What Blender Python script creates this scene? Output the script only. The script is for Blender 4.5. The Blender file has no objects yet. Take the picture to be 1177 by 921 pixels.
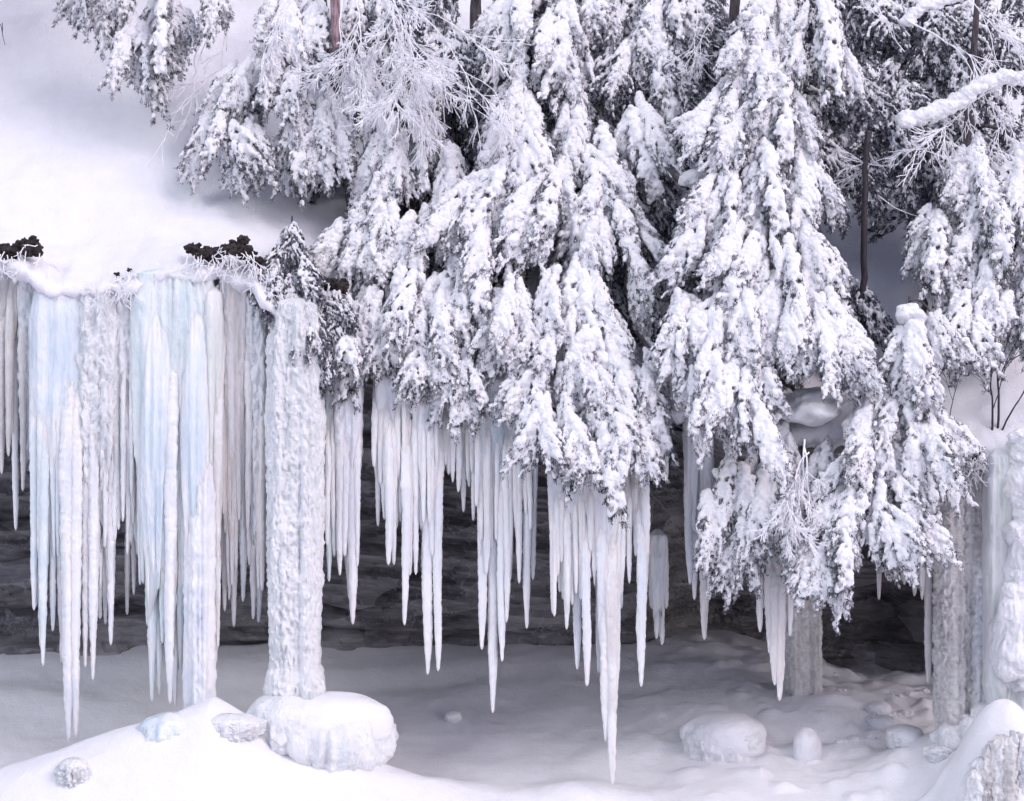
import bpy, math, random
import numpy as np
from mathutils import Vector, Matrix, Euler

R = math.radians
SC = bpy.context.scene
COL = SC.collection

# ------------------------------------------------------------------ camera, sky, sun, exposure
CAM_Y, CAM_Z, FPX = -24.0, 4.05, 2018.0          # photo pixels (1177 x 921)
cam_d = bpy.data.cameras.new('camera')
cam = bpy.data.objects.new('camera', cam_d)
COL.objects.link(cam)
cam.location = (0, CAM_Y, CAM_Z)
cam.rotation_euler = (R(90), 0, 0)
cam_d.sensor_fit = 'HORIZONTAL'
cam_d.sensor_width = 36
cam_d.lens = 36 * FPX / 1177.0
cam_d.clip_end = 800
cam_d.clip_start = 0.1
SC.camera = cam

SUN_EL, SUN_AZ = 40, -52          # azimuth measured from the viewer's back towards the left
world = bpy.data.worlds.new('World')
SC.world = world
world.use_nodes = True
wn, wl = world.node_tree.nodes, world.node_tree.links
wn.clear()
w_out = wn.new('ShaderNodeOutputWorld')
w_bg = wn.new('ShaderNodeBackground')
w_sky = wn.new('ShaderNodeTexSky')
w_sky.sky_type = 'NISHITA'
w_sky.sun_disc = False
w_sky.sun_elevation = R(SUN_EL)
w_sky.sun_rotation = R(180 + SUN_AZ)
w_sky.dust_density = 4.0
w_hs = wn.new('ShaderNodeHueSaturation')
w_hs.inputs['Saturation'].default_value = 0.82
w_mx = wn.new('ShaderNodeMix'); w_mx.data_type = 'RGBA'; w_mx.blend_type = 'MULTIPLY'
w_mx.inputs[0].default_value = 1.0
w_mx.inputs[7].default_value = (0.96, 0.945, 1.12, 1)
wl.new(w_sky.outputs[0], w_hs.inputs['Color'])
wl.new(w_hs.outputs[0], w_mx.inputs[6])
wl.new(w_mx.outputs[2], w_bg.inputs[0])
w_bg.inputs[1].default_value = 0.15
wl.new(w_bg.outputs[0], w_out.inputs[0])

sun_d = bpy.data.lights.new('sun', 'SUN')
sun = bpy.data.objects.new('sun', sun_d)
COL.objects.link(sun)
sun_d.energy = 1.05
sun_d.angle = R(20)
sun_d.color = (0.99, 0.985, 1.0)
_sd = Vector((math.sin(R(SUN_AZ)) * math.cos(R(SUN_EL)), -math.cos(R(SUN_AZ)) * math.cos(R(SUN_EL)), math.sin(R(SUN_EL))))
sun.rotation_euler = _sd.to_track_quat('Z', 'Y').to_euler()

SC.view_settings.view_transform = 'Standard'
SC.view_settings.look = 'None'
SC.view_settings.gamma = 1
SC.view_settings.exposure = 0.19
SC.render.engine = 'CYCLES'
SC.cycles.max_bounces = 6
SC.cycles.diffuse_bounces = 4
SC.cycles.glossy_bounces = 2
SC.cycles.transmission_bounces = 2
SC.cycles.use_denoising = True

# ------------------------------------------------------------------ helpers
def at(px, py, Y):
    d = Y - CAM_Y
    return np.array(((px - 588.5) * d / FPX, Y, CAM_Z - (py - 460.5) * d / FPX))
def m_of(p, Y): return p * (Y - CAM_Y) / FPX           # a width in photo pixels at depth Y

def _h(i, j, k, s):
    n = (i.astype(np.int64) * 374761393 + j.astype(np.int64) * 668265263 + k.astype(np.int64) * 2147483647 + s * 1274126177) & 0xffffffff
    n = ((n ^ (n >> 13)) * 1274126177) & 0xffffffff
    n = ((n ^ (n >> 16)) * 2246822519) & 0xffffffff
    return ((n ^ (n >> 15)) & 0xffffff) / 8388607.5 - 1.0
def vnoise(x, y, z, s=0):
    x, y, z = np.broadcast_arrays(np.asarray(x, float), np.asarray(y, float), np.asarray(z, float))
    i, j, k = np.floor(x), np.floor(y), np.floor(z)
    fx, fy, fz = x - i, y - j, z - k
    fx, fy, fz = [f * f * (3 - 2 * f) for f in (fx, fy, fz)]
    r = 0
    for a in (0, 1):
        for b in (0, 1):
            for c in (0, 1):
                w = (fx if a else 1 - fx) * (fy if b else 1 - fy) * (fz if c else 1 - fz)
                r = r + w * _h(i + a, j + b, k + c, s)
    return r
def fbm(x, y, z, s=0, o=4, g=0.5):
    r, a = 0, 1.0
    x, y, z = x * 0.80 + y * 0.36 - z * 0.48, -x * 0.36 + y * 0.93 + z * 0.10 + 3.1, x * 0.48 + y * 0.10 + z * 0.87
    for q in range(o):
        x, y = x * 0.88 - y * 0.47, x * 0.47 + y * 0.88
        r = r + a * vnoise(x, y, z, s + q * 17)
        x, y, z, a = x * 2.03, y * 2.03, z * 2.03, a * g
    return r

def tag(o, label=None, cat=None, group=None, kind=None):
    if label: o['label'] = label
    if cat: o['category'] = cat
    if group: o['group'] = group
    if kind: o['kind'] = kind
    return o
def mesh_np(name, v, faces, smooth=True):
    """v (n,3); faces: list of (m,k) int arrays"""
    me = bpy.data.meshes.new(name)
    v = np.asarray(v, np.float32)
    me.vertices.add(len(v)); me.vertices.foreach_set('co', v.ravel())
    faces = [np.asarray(f, np.int32) for f in faces if len(f)]
    tot = np.concatenate([np.full(len(f), f.shape[1], np.int32) for f in faces])
    idx = np.concatenate([f.ravel() for f in faces])
    me.loops.add(len(idx)); me.loops.foreach_set('vertex_index', idx)
    me.polygons.add(len(tot))
    st = np.zeros(len(tot), np.int32); st[1:] = np.cumsum(tot)[:-1]
    me.polygons.foreach_set('loop_start', st)
    me.polygons.foreach_set('loop_total', tot)
    me.polygons.foreach_set('use_smooth', np.full(len(tot), smooth))
    me.update(calc_edges=True); me.validate()
    return me
def link(name, me, m=None, parent=None, loc=None):
    o = bpy.data.objects.new(name, me)
    COL.objects.link(o)
    if m and not me.materials: me.materials.append(m)
    if parent: o.parent = parent
    if loc is not None: o.location = loc
    return o
def empty(name, loc=(0, 0, 0)):
    o = bpy.data.objects.new(name, None); COL.objects.link(o); o.location = loc
    o.empty_display_size = 0.2
    return o
class MB:
    def __init__(s): s.v, s.q, s.t, s.n = [], [], [], 0
    def add(s, v, q=None, t=None):
        v = np.asarray(v, float)
        if q is not None and len(q): s.q.append(np.asarray(q) + s.n)
        if t is not None and len(t): s.t.append(np.asarray(t) + s.n)
        s.v.append(v); s.n += len(v)
    def tube(s, pts, rad, sides=6):
        pts = np.asarray(pts, float); rad = np.asarray(rad, float)
        n = len(pts)
        tan = np.gradient(pts, axis=0); tan /= np.linalg.norm(tan, axis=1)[:, None] + 1e-9
        ref = np.array((0.13, 0.97, 0.21))
        u = np.cross(tan, ref); u /= np.linalg.norm(u, axis=1)[:, None] + 1e-9
        w = np.cross(tan, u)
        a = np.arange(sides) * 2 * np.pi / sides
        v = pts[:, None] + rad[:, None, None] * (np.cos(a)[None, :, None] * u[:, None] + np.sin(a)[None, :, None] * w[:, None])
        v = v.reshape(-1, 3)
        i = np.arange(n - 1)[:, None] * sides; j = np.arange(sides)[None, :]; j2 = (j + 1) % sides
        q = np.stack([i + j, i + j2, i + sides + j2, i + sides + j], -1).reshape(-1, 4)
        t = [(0, k + 1, k) for k in range(1, sides - 1)] + [((n - 1) * sides, (n - 1) * sides + k, (n - 1) * sides + k + 1) for k in range(1, sides - 1)]
        s.add(v, q, t)
    def mesh(s, name, smooth=True):
        f = []
        if s.q: f.append(np.concatenate(s.q))
        if s.t: f.append(np.concatenate(s.t))
        return mesh_np(name, np.concatenate(s.v), f, smooth)
def grid_faces(nu, nv, wrap=False):
    i = np.arange(nu - 1)[:, None]; j = np.arange(nv if wrap else nv - 1)[None, :]
    j2 = (j + 1) % nv
    return np.stack([i * nv + j, i * nv + j2, (i + 1) * nv + j2, (i + 1) * nv + j], -1).reshape(-1, 4)

# unit icosphere used for the snow clumps
def _ico():
    p = (1 + 5 ** .5) / 2
    v = np.array([(-1, p, 0), (1, p, 0), (-1, -p, 0), (1, -p, 0), (0, -1, p), (0, 1, p), (0, -1, -p), (0, 1, -p), (p, 0, -1), (p, 0, 1), (-p, 0, -1), (-p, 0, 1)], float)
    f = [(0, 11, 5), (0, 5, 1), (0, 1, 7), (0, 7, 10), (0, 10, 11), (1, 5, 9), (5, 11, 4), (11, 10, 2), (10, 7, 6), (7, 1, 8), (3, 9, 4), (3, 4, 2), (3, 2, 6), (3, 6, 8), (3, 8, 9), (4, 9, 5), (2, 4, 11), (6, 2, 10), (8, 6, 7), (9, 8, 1)]
    v = list(v / np.linalg.norm(v[0])); out = []; cache = {}
    def mid(a, b):
        k = (min(a, b), max(a, b))
        if k not in cache:
            m = (v[a] + v[b]) / 2; v.append(m / np.linalg.norm(m)); cache[k] = len(v) - 1
        return cache[k]
    for a, b, c in f:
        ab, bc, ca = mid(a, b), mid(b, c), mid(c, a)
        out += [(a, ab, ca), (b, bc, ab), (c, ca, bc), (ab, bc, ca)]
    return np.array(v), np.array(out)
ICO_V, ICO_F = _ico()

def blobs_mesh(name, cen, rad, axis, elong, voxel, disp, seed, flat=1.0):
    """union of ellipsoids (centres, radii, long axes) fused by a voxel remesh, then roughened"""
    cen = np.asarray(cen); rad = np.asarray(rad); axis = np.asarray(axis); elong = np.asarray(elong)
    n = len(cen)
    ax = axis / (np.linalg.norm(axis, axis=1)[:, None] + 1e-9)
    dv = ICO_V[None] * rad[:, None, None]
    comp = np.einsum('nvk,nk->nv', dv, ax)
    dv = dv + comp[:, :, None] * ax[:, None, :] * (elong[:, None, None] - 1)
    v = (cen[:, None] + dv).reshape(-1, 3)
    f = (ICO_F[None] + (np.arange(n) * len(ICO_V))[:, None, None]).reshape(-1, 3)
    me = mesh_np('tmp', v, [f])
    o = bpy.data.objects.new('tmp', me); COL.objects.link(o)
    md = o.modifiers.new('r', 'REMESH'); md.mode = 'VOXEL'; md.voxel_size = voxel; md.use_smooth_shade = True
    dg = bpy.context.evaluated_depsgraph_get()
    out = bpy.data.meshes.new_from_object(o.evaluated_get(dg), depsgraph=dg)
    bpy.data.objects.remove(o); bpy.data.meshes.remove(me)
    out.name = name
    nv = len(out.vertices)
    co = np.empty(nv * 3, np.float32); out.vertices.foreach_get('co', co); co = co.reshape(-1, 3).astype(float)
    no = np.empty(nv * 3, np.float32); out.vertex_normals.foreach_get('vector', no); no = no.reshape(-1, 3)
    k = 1 / (voxel * 2.6)
    d = fbm(co[:, 0] * k, co[:, 1] * k, co[:, 2] * k, seed, 2)
    co += no * (d * disp)[:, None]
    out.vertices.foreach_set('co', co.astype(np.float32).ravel())
    out.polygons.foreach_set('use_smooth', np.ones(len(out.polygons), bool))
    out.update()
    return out

# ------------------------------------------------------------------ materials
def mat(name, build):
    m = bpy.data.materials.new(name); m.use_nodes = True
    nt = m.node_tree; b = nt.nodes['Principled BSDF']
    build(nt, b); return m
def N(nt, t, **k):
    n = nt.nodes.new(t)
    for a, v in k.items():
        if a in ('scale', 'detail', 'rough'):
            n.inputs[{'scale': 'Scale', 'detail': 'Detail', 'rough': 'Roughness'}[a]].default_value = v
        else: setattr(n, a, v)
    return n
def coord(nt, scale=(1, 1, 1), kind='Object'):
    tc = N(nt, 'ShaderNodeTexCoord'); mp = N(nt, 'ShaderNodeMapping')
    mp.inputs['Scale'].default_value = scale
    nt.links.new(tc.outputs[kind], mp.inputs[0]); return mp.outputs[0]
def ramp(nt, fac, stops):
    r = N(nt, 'ShaderNodeValToRGB'); e = r.color_ramp.elements
    while len(e) < len(stops): e.new(0.5)
    for k, (p, c) in enumerate(stops):
        e[k].position = p; e[k].color = (*c, 1)
    nt.links.new(fac, r.inputs[0]); return r.outputs[0]
def bump(nt, b, h, strength, dist, prev=None):
    n = N(nt, 'ShaderNodeBump'); n.inputs['Strength'].default_value = strength; n.inputs['Distance'].default_value = dist
    nt.links.new(h, n.inputs['Height'])
    if prev is not None: nt.links.new(prev, n.inputs['Normal'])
    nt.links.new(n.outputs[0], b.inputs['Normal']); return n.outputs[0]

def _snow(sc1, sc2, s2, col=(0.86, 0.865, 0.90)):
    def f(nt, b):
        c = coord(nt)
        n1 = N(nt, 'ShaderNodeTexNoise', scale=sc1, detail=6, rough=0.6); nt.links.new(c, n1.inputs[0])
        n2 = N(nt, 'ShaderNodeTexNoise', scale=sc2, detail=3, rough=0.6); nt.links.new(c, n2.inputs[0])
        nt.links.new(ramp(nt, n1.outputs[0], [(0.3, tuple(x * 0.95 for x in col)), (0.65, col)]), b.inputs['Base Color'])
        b.inputs['Roughness'].default_value = 0.75; b.inputs['Specular IOR Level'].default_value = 0.2
        p = bump(nt, b, n1.outputs[0], 0.45, 0.06)
        n3 = N(nt, 'ShaderNodeTexNoise', scale=sc1 * 5, detail=4, rough=0.6); nt.links.new(c, n3.inputs[0])
        p = bump(nt, b, n3.outputs[0], 0.35, 0.03, p)
        bump(nt, b, n2.outputs[0], s2, 0.012, p)
    return f
M_snow = mat('snow_drift', _snow(3.0, 60, 0.7, (0.82, 0.825, 0.86)))
M_snowb = mat('snow_on_boughs', _snow(9.0, 85, 0.9, (0.88, 0.885, 0.91)))

def _leaf(dark, frost, w):
    def f(nt, b):
        c = coord(nt)
        n1 = N(nt, 'ShaderNodeTexNoise', scale=14, detail=4, rough=0.7); nt.links.new(c, n1.inputs[0])
        nt.links.new(ramp(nt, n1.outputs[0], [(w - 0.1, dark), (w + 0.08, frost)]), b.inputs['Base Color'])
        b.inputs['Roughness'].default_value = 0.7; b.inputs['Specular IOR Level'].default_value = 0.2
    return f
M_leaf = mat('cedar_foliage', _leaf((0.035, 0.04, 0.045), (0.58, 0.58, 0.63), 0.52))
M_leaf_dark = mat('cedar_foliage_dark', _leaf((0.03, 0.034, 0.04), (0.36, 0.36, 0.43), 0.54))
def _frost(nt, b):
    c = coord(nt)
    n1 = N(nt, 'ShaderNodeTexNoise', scale=40, detail=3); nt.links.new(c, n1.inputs[0])
    nt.links.new(ramp(nt, n1.outputs[0], [(0.25, (0.72, 0.72, 0.76)), (0.42, (0.88, 0.88, 0.91))]), b.inputs['Base Color'])
    b.inputs['Roughness'].default_value = 0.8
    bump(nt, b, n1.outputs[0], 0.6, 0.01)
M_frost = mat('hoar_frost', _frost)
def _bark(c1, c2):
    def f(nt, b):
        c = coord(nt, (9, 9, 1.5))
        n1 = N(nt, 'ShaderNodeTexNoise', scale=3, detail=6, rough=0.7); nt.links.new(c, n1.inputs[0])
        nt.links.new(ramp(nt, n1.outputs[0], [(0.35, c1), (0.62, c2)]), b.inputs['Base Color'])
        b.inputs['Roughness'].default_value = 0.9
        bump(nt, b, n1.outputs[0], 0.9, 0.03)
    return f
M_bark = mat('cedar_bark', _bark((0.03, 0.026, 0.03), (0.13, 0.11, 0.12)))
M_bark_red = mat('reddish_bark', _bark((0.13, 0.07, 0.08), (0.50, 0.36, 0.39)))
M_twig = mat('dark_twig', _bark((0.02, 0.018, 0.022), (0.07, 0.06, 0.07)))

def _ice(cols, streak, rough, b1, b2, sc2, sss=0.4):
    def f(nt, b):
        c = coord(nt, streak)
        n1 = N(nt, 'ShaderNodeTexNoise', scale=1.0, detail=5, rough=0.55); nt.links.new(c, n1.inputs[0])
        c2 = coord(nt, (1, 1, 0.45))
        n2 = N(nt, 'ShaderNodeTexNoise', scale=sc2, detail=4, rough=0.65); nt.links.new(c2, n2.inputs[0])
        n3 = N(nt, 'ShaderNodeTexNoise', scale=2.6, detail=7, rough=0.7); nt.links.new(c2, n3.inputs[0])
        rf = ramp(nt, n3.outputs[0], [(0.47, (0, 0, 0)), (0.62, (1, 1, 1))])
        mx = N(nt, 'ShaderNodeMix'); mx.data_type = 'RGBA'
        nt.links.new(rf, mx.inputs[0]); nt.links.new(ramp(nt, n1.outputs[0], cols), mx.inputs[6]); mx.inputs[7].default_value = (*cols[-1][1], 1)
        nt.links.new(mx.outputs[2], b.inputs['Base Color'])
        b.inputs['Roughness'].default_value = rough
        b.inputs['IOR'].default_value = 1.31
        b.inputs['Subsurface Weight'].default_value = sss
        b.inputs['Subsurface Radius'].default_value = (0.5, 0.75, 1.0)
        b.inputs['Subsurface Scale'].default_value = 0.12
        p = bump(nt, b, n1.outputs[0], b1, 0.04)
        n4 = N(nt, 'ShaderNodeTexNoise', scale=1.0, detail=3, rough=0.6); nt.links.new(coord(nt, (48, 48, 1.6)), n4.inputs[0])
        p = bump(nt, b, n4.outputs[0], 0.8, 0.02, p)
        n5 = N(nt, 'ShaderNodeTexNoise', scale=70, detail=3, rough=0.7); nt.links.new(coord(nt), n5.inputs[0])
        p = bump(nt, b, n5.outputs[0], 0.6, 0.012, p)
        bump(nt, b, n2.outputs[0], b2, 0.035, p)
    return f
W = (0.85, 0.86, 0.87)
M_ice = {
 'white': mat('white_ice', _ice([(0.3, (0.70, 0.74, 0.82)), (0.6, W)], (9, 9, 0.5), 0.28, 0.5, 0.5, 22)),
 'blue': mat('blue_ice', _ice([(0.28, (0.53, 0.65, 0.74)), (0.46, (0.67, 0.75, 0.81)), (0.6, (0.81, 0.84, 0.87))], (5, 5, 0.35), 0.2, 0.35, 0.4, 16)),
 'aqua': mat('aqua_ice', _ice([(0.28, (0.53, 0.65, 0.69)), (0.46, (0.66, 0.75, 0.77)), (0.6, (0.79, 0.83, 0.85))], (4, 4, 0.3), 0.2, 0.35, 0.4, 16)),
 'green': mat('green_ice', _ice([(0.3, (0.62, 0.68, 0.64)), (0.5, (0.74, 0.77, 0.76)), (0.62, (0.82, 0.84, 0.86))], (5, 5, 0.35), 0.35, 0.35, 0.3, 16)),
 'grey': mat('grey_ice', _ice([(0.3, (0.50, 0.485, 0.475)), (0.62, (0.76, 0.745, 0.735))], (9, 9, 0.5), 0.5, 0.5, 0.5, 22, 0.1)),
 'rime': mat('rimed_ice', _ice([(0.3, (0.70, 0.74, 0.77)), (0.6, (0.86, 0.875, 0.89))], (7, 7, 1.2), 0.65, 0.6, 0.9, 26, 0.1)),
 'cream': mat('cream_ice', _ice([(0.3, (0.66, 0.63, 0.61)), (0.5, (0.78, 0.77, 0.77)), (0.62, (0.85, 0.85, 0.88))], (7, 7, 0.4), 0.5, 0.5, 0.6, 22)),
}
def _rock(nt, b):
    c = coord(nt, (0.9, 0.9, 3.0))
    n0 = N(nt, 'ShaderNodeTexNoise', scale=1.1, detail=8, rough=0.72); nt.links.new(c, n0.inputs[0]); n0.inputs['Distortion'].default_value = 0.6
    vb = N(nt, 'ShaderNodeTexVoronoi', scale=0.9); nt.links.new(c, vb.inputs['Vector'])
    vs = N(nt, 'ShaderNodeSeparateColor'); nt.links.new(vb.outputs['Color'], vs.inputs[0])
    n1 = N(nt, 'ShaderNodeMix'); n1.data_type = 'FLOAT'; n1.inputs[0].default_value = 0.22
    nt.links.new(n0.outputs[0], n1.inputs[2]); nt.links.new(vs.outputs[0], n1.inputs[3])
    c2 = coord(nt, (1, 1, 1.5))
    dn = N(nt, 'ShaderNodeTexNoise', scale=1.3, detail=4); nt.links.new(c2, dn.inputs[0])
    ad = N(nt, 'ShaderNodeVectorMath', operation='ADD'); nt.links.new(c2, ad.inputs[0])
    sc_ = N(nt, 'ShaderNodeVectorMath', operation='SCALE'); nt.links.new(dn.outputs[1], sc_.inputs[0]); sc_.inputs['Scale'].default_value = 1.3
    nt.links.new(sc_.outputs[0], ad.inputs[1])
    vo = N(nt, 'ShaderNodeTexVoronoi', feature='DISTANCE_TO_EDGE', scale=1.1); nt.links.new(ad.outputs[0], vo.inputs['Vector'])
    ve = ramp(nt, vo.outputs['Distance'], [(0.0, (1, 1, 1)), (0.03, (0, 0, 0))])
    n3 = N(nt, 'ShaderNodeTexNoise', scale=1.1, detail=3); nt.links.new(c2, n3.inputs[0])
    patch = ramp(nt, n3.outputs[0], [(0.46, (0, 0, 0)), (0.6, (1, 1, 1))])
    mm = N(nt, 'ShaderNodeMath', operation='MULTIPLY'); nt.links.new(ve, mm.inputs[0]); nt.links.new(patch, mm.inputs[1])
    m2 = N(nt, 'ShaderNodeMath', operation='MULTIPLY'); nt.links.new(mm.outputs[0], m2.inputs[0]); m2.inputs[1].default_value = 1.0
    base = ramp(nt, n1.outputs[0], [(0.28, (0.035, 0.034, 0.037)), (0.38, (0.15, 0.145, 0.155)), (0.52, (0.31, 0.30, 0.31)), (0.68, (0.47, 0.455, 0.47))])
    # speckled rime
    n4 = N(nt, 'ShaderNodeTexNoise', scale=34, detail=3); nt.links.new(c2, n4.inputs[0])
    n5 = N(nt, 'ShaderNodeTexNoise', scale=1.7, detail=2); nt.links.new(c, n5.inputs[0])
    sp = ramp(nt, n4.outputs[0], [(0.56, (0, 0, 0)), (0.64, (1, 1, 1))]); sq = ramp(nt, n5.outputs[0], [(0.52, (0, 0, 0)), (0.64, (1, 1, 1))])
    m3 = N(nt, 'ShaderNodeMath', operation='MULTIPLY'); nt.links.new(sp, m3.inputs[0]); nt.links.new(sq, m3.inputs[1])
    mx = N(nt, 'ShaderNodeMath', operation='MAXIMUM'); nt.links.new(m2.outputs[0], mx.inputs[0]); nt.links.new(m3.outputs[0], mx.inputs[1])
    m4 = N(nt, 'ShaderNodeMath', operation='MULTIPLY'); nt.links.new(mx.outputs[0], m4.inputs[0]); m4.inputs[1].default_value = 0.7
    mix = N(nt, 'ShaderNodeMix'); mix.data_type = 'RGBA'
    nt.links.new(m4.outputs[0], mix.inputs[0]); nt.links.new(base, mix.inputs[6]); mix.inputs[7].default_value = (0.55, 0.54, 0.58, 1)
    nt.links.new(mix.outputs[2], b.inputs['Base Color'])
    b.inputs['Roughness'].default_value = 0.7
    bump(nt, b, n0.outputs[0], 1.0, 0.15)
M_rock = mat('layered_sandstone', _rock)
def _turf(nt, b):
    c = coord(nt); n1 = N(nt, 'ShaderNodeTexNoise', scale=18, detail=4); nt.links.new(c, n1.inputs[0])
    nt.links.new(ramp(nt, n1.outputs[0], [(0.4, (0.012, 0.01, 0.01)), (0.7, (0.06, 0.045, 0.045))]), b.inputs['Base Color'])
    b.inputs['Roughness'].default_value = 0.95; bump(nt, b, n1.outputs[0], 1, 0.04)
M_turf = mat('dark_turf', _turf)

# ------------------------------------------------------------------ terrain
LIP_PX = [-4000, -60, 0, 30, 75, 110, 155, 175, 215, 250, 300, 330, 400, 500, 600, 700, 800, 900, 1000, 1100, 1177, 1240, 5000]
LIP_PY = [285, 285, 284, 290, 306, 308, 300, 293, 292, 290, 305, 330, 372, 410, 430, 440, 462, 480, 486, 500, 500, 480, 470]
def lip(x):
    px = np.asarray(x) * FPX / 24 + 588.5
    py = np.interp(px, LIP_PX, LIP_PY)
    return CAM_Z - (py - 460.5) * 24 / FPX
def lip_far(x):
    x = np.asarray(x)
    return sum(lip(x + q) for q in (-1.6, -.8, 0, .8, 1.6)) / 5
def slope_z(x, y):
    """height of the snow slope above the cliff"""
    x, y = np.asarray(x, float), np.asarray(y, float)
    w = np.clip(y / 1.2, 0, 1)
    base = lip(x) * (1 - w) + lip_far(x) * w
    rise = np.where(y < 14, 1.08 * y, 1.08 * 14 + (y - 14) * 0.5)
    rise = np.where(y < 0.5, rise * 0.6 + 0.0, rise - 0.216 + 0.0)
    return base + rise + 0.11 * fbm(x * 0.45, y * 0.6, 0, 5, 3) + 0.03 * fbm(x * 2.2, y * 5.0, 0, 9, 4)
# snow slope: under-lip -> lip -> up the hill
xs = np.concatenate([np.linspace(-90, -14, 24), np.linspace(-13.5, -8.2, 18), np.arange(-8, 8.4, 0.045), np.linspace(8.6, 14, 18), np.linspace(15, 90, 24)])
ys = np.concatenate([np.arange(0.08, 7, 0.055), np.linspace(7.1, 14, 40), np.linspace(15, 120, 30)])
XX = xs[:, None] * np.ones(1)
LIPX = [-90, -8, -7.0, -6.65, -6.45, -5.1, -4.95, -4.1, -3.95, -3.5, -3.35, -2.6, -2.4, 0, 5, 6.4, 6.6, 90]
LIPO = [.15, .15, .2, .3, .38, .38, .38, .36, .2, .25, .50, .50, .15, .1, .12, .15, .35, .3]
over = np.interp(xs, LIPX, LIPO)
drip = 0.09 * fbm(xs * 3.1, 0.3, 0, 35, 5, .65)
prof = [(0.9, -0.42), (0.45, -0.40), (0.15, -0.36), (0.0, -0.30), (-0.10, -0.22), (-0.14, -0.14), (-0.10, -0.06), (-0.04, -0.02)]
V = []
for (py_, dz) in prof:
    y_ = py_ + 0.05 * vnoise(xs * 1.7, dz * 3, 0, 31) * (1 if py_ < 0.3 else 0) + 0 * xs
    k_ = np.clip((0.35 - py_) / 0.45, 0, 1)
    y_ = np.where(py_ < 0.3, y_ - over * k_ + 0.05 * fbm(xs * 8, dz * 9, 0, 39, 3), y_)
    V.append(np.stack([xs, y_, lip(xs) + dz - over * .62 * k_ + drip * np.clip(-dz * 5, 0, 1) * (over > .1) + 0.04 * fbm(xs * 2.5, dz, 0, 33, 3) + 0.025 * fbm(xs * 13, dz * 12, 0, 37, 3)], -1))
for y_ in ys:
    V.append(np.stack([xs, 0 * xs + y_, slope_z(xs, y_)], -1))
V = np.stack(V, 0)
me = mesh_np('snow_slope', V.reshape(-1, 3), [grid_faces(V.shape[0], V.shape[1])[:, ::-1]])
tag(link('snow_slope', me, M_snow), kind='structure')

# ground
GY = [-200, -30, -6, -3, -1, -0.5, 1, 3, 4.7, 6, 12, 60]
GZ = [-6, -3.6, -2.4, -2.0, -1.5, -1.33, -0.98, -0.42, -0.02, 0.0, 0.0, 0.0]
BOULDERS = [(835, 868, 1.15), ]
def ground_z(x, y):
    x, y = np.asarray(x, float), np.asarray(y, float)
    z = np.interp(y, GY, GZ)
    A = np.interp(x, [-40, -9, -7, -5.9, -4.8, -3.9, -3.4, -3.0, -2.6, -2.0, -1.2, 0.3], [0.5, 0.70, 0.82, 1.10, 1.50, 1.80, 1.42, 1.05, 0.90, 0.80, 0.45, 0])
    yc = -1.0 + 0.12 * (x + 4)
    sg = np.where(y > yc, 0.78, 1.5)
    z = z + A * np.exp(-((y - yc) / sg) ** 2)
    # terrace in the hollow behind the bank
    z = z + 0.10 * np.tanh((y - 3.6 - 0.35 * np.sin(x * 0.8 + 1)) * 4) * np.clip((3.5 - x) / 2, 0, 1)
    # right: cave floor dips, foreground mound rises
    z = z - 0.75 * np.exp(-((x - 6.3) / 1.7) ** 2) * np.clip((y - 2.8) / 3, 0, 1)
    z = z + 1.75 * np.exp(-((x - 6.45) / 0.75) ** 2 - ((y + 1.2) / 0.75) ** 2)
    z = z + 0.55 * np.exp(-((x - 6.2) / 1.0) ** 2 - ((y - 0.3) / 0.8) ** 2)
    z = z + 0.25 * np.exp(-((x - 4.6) / 1.3) ** 2 - ((y - 2.0) / 0.8) ** 2)
    z = z + 0.22 * np.exp(-((x - 1.0) / 0.9) ** 2 - ((y + 0.35) / 0.45) ** 2)
    z = z + 0.12 * np.exp(-((x - 3.2) / 1.3) ** 2 - ((y - 3.6) / 0.6) ** 2)
    # snow swells
    z = z + 0.085 * fbm(x * 0.7, y * 0.9, 0, 71, 2)
    lumps = np.clip(fbm(x * 2.3, y * 2.6, 0, 75, 2) - 0.15, 0, 1)
    z = z + 0.14 * lumps * np.clip((x - 1.0) / 3, 0.15, 1)
    z = z + 0.007 * fbm(x * 5, y * 6, 0, 77, 3) + 0.05 * np.clip(fbm(x * 5.2, y * 5.8, 0, 79, 3) - 0.05, 0, 1) * np.clip((x - 2.6) / 2, 0, 1) * np.clip((y + .4) / 1.2, 0, 1)
    return z
gx = np.concatenate([np.linspace(-200, -13, 26), np.linspace(-12, -8.2, 14), np.arange(-8, 8.4, 0.045), np.linspace(8.6, 13, 14), np.linspace(14, 200, 26)])
gy = np.concatenate([np.linspace(-150, -8, 20), np.linspace(-7, -2.6, 22), np.arange(-2.5, 6, 0.05), np.linspace(6.1, 12, 30)])
GX, GYY = np.meshgrid(gx, gy, indexing='xy')
me = mesh_np('snow_ground', np.stack([GX, GYY, ground_z(GX, GYY)], -1).reshape(-1, 3), [grid_faces(len(gy), len(gx))])
tag(link('ground', me, M_snow), kind='structure')
def ground_hit(px, py):
    """depth at which the sight line through a photo pixel meets the ground"""
    best = 4.0
    for Y in np.arange(-2.5, 8, 0.02):
        p = at(px, py, Y)
        if p[2] <= ground_z(p[0], Y): return float(Y)
    return best

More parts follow.
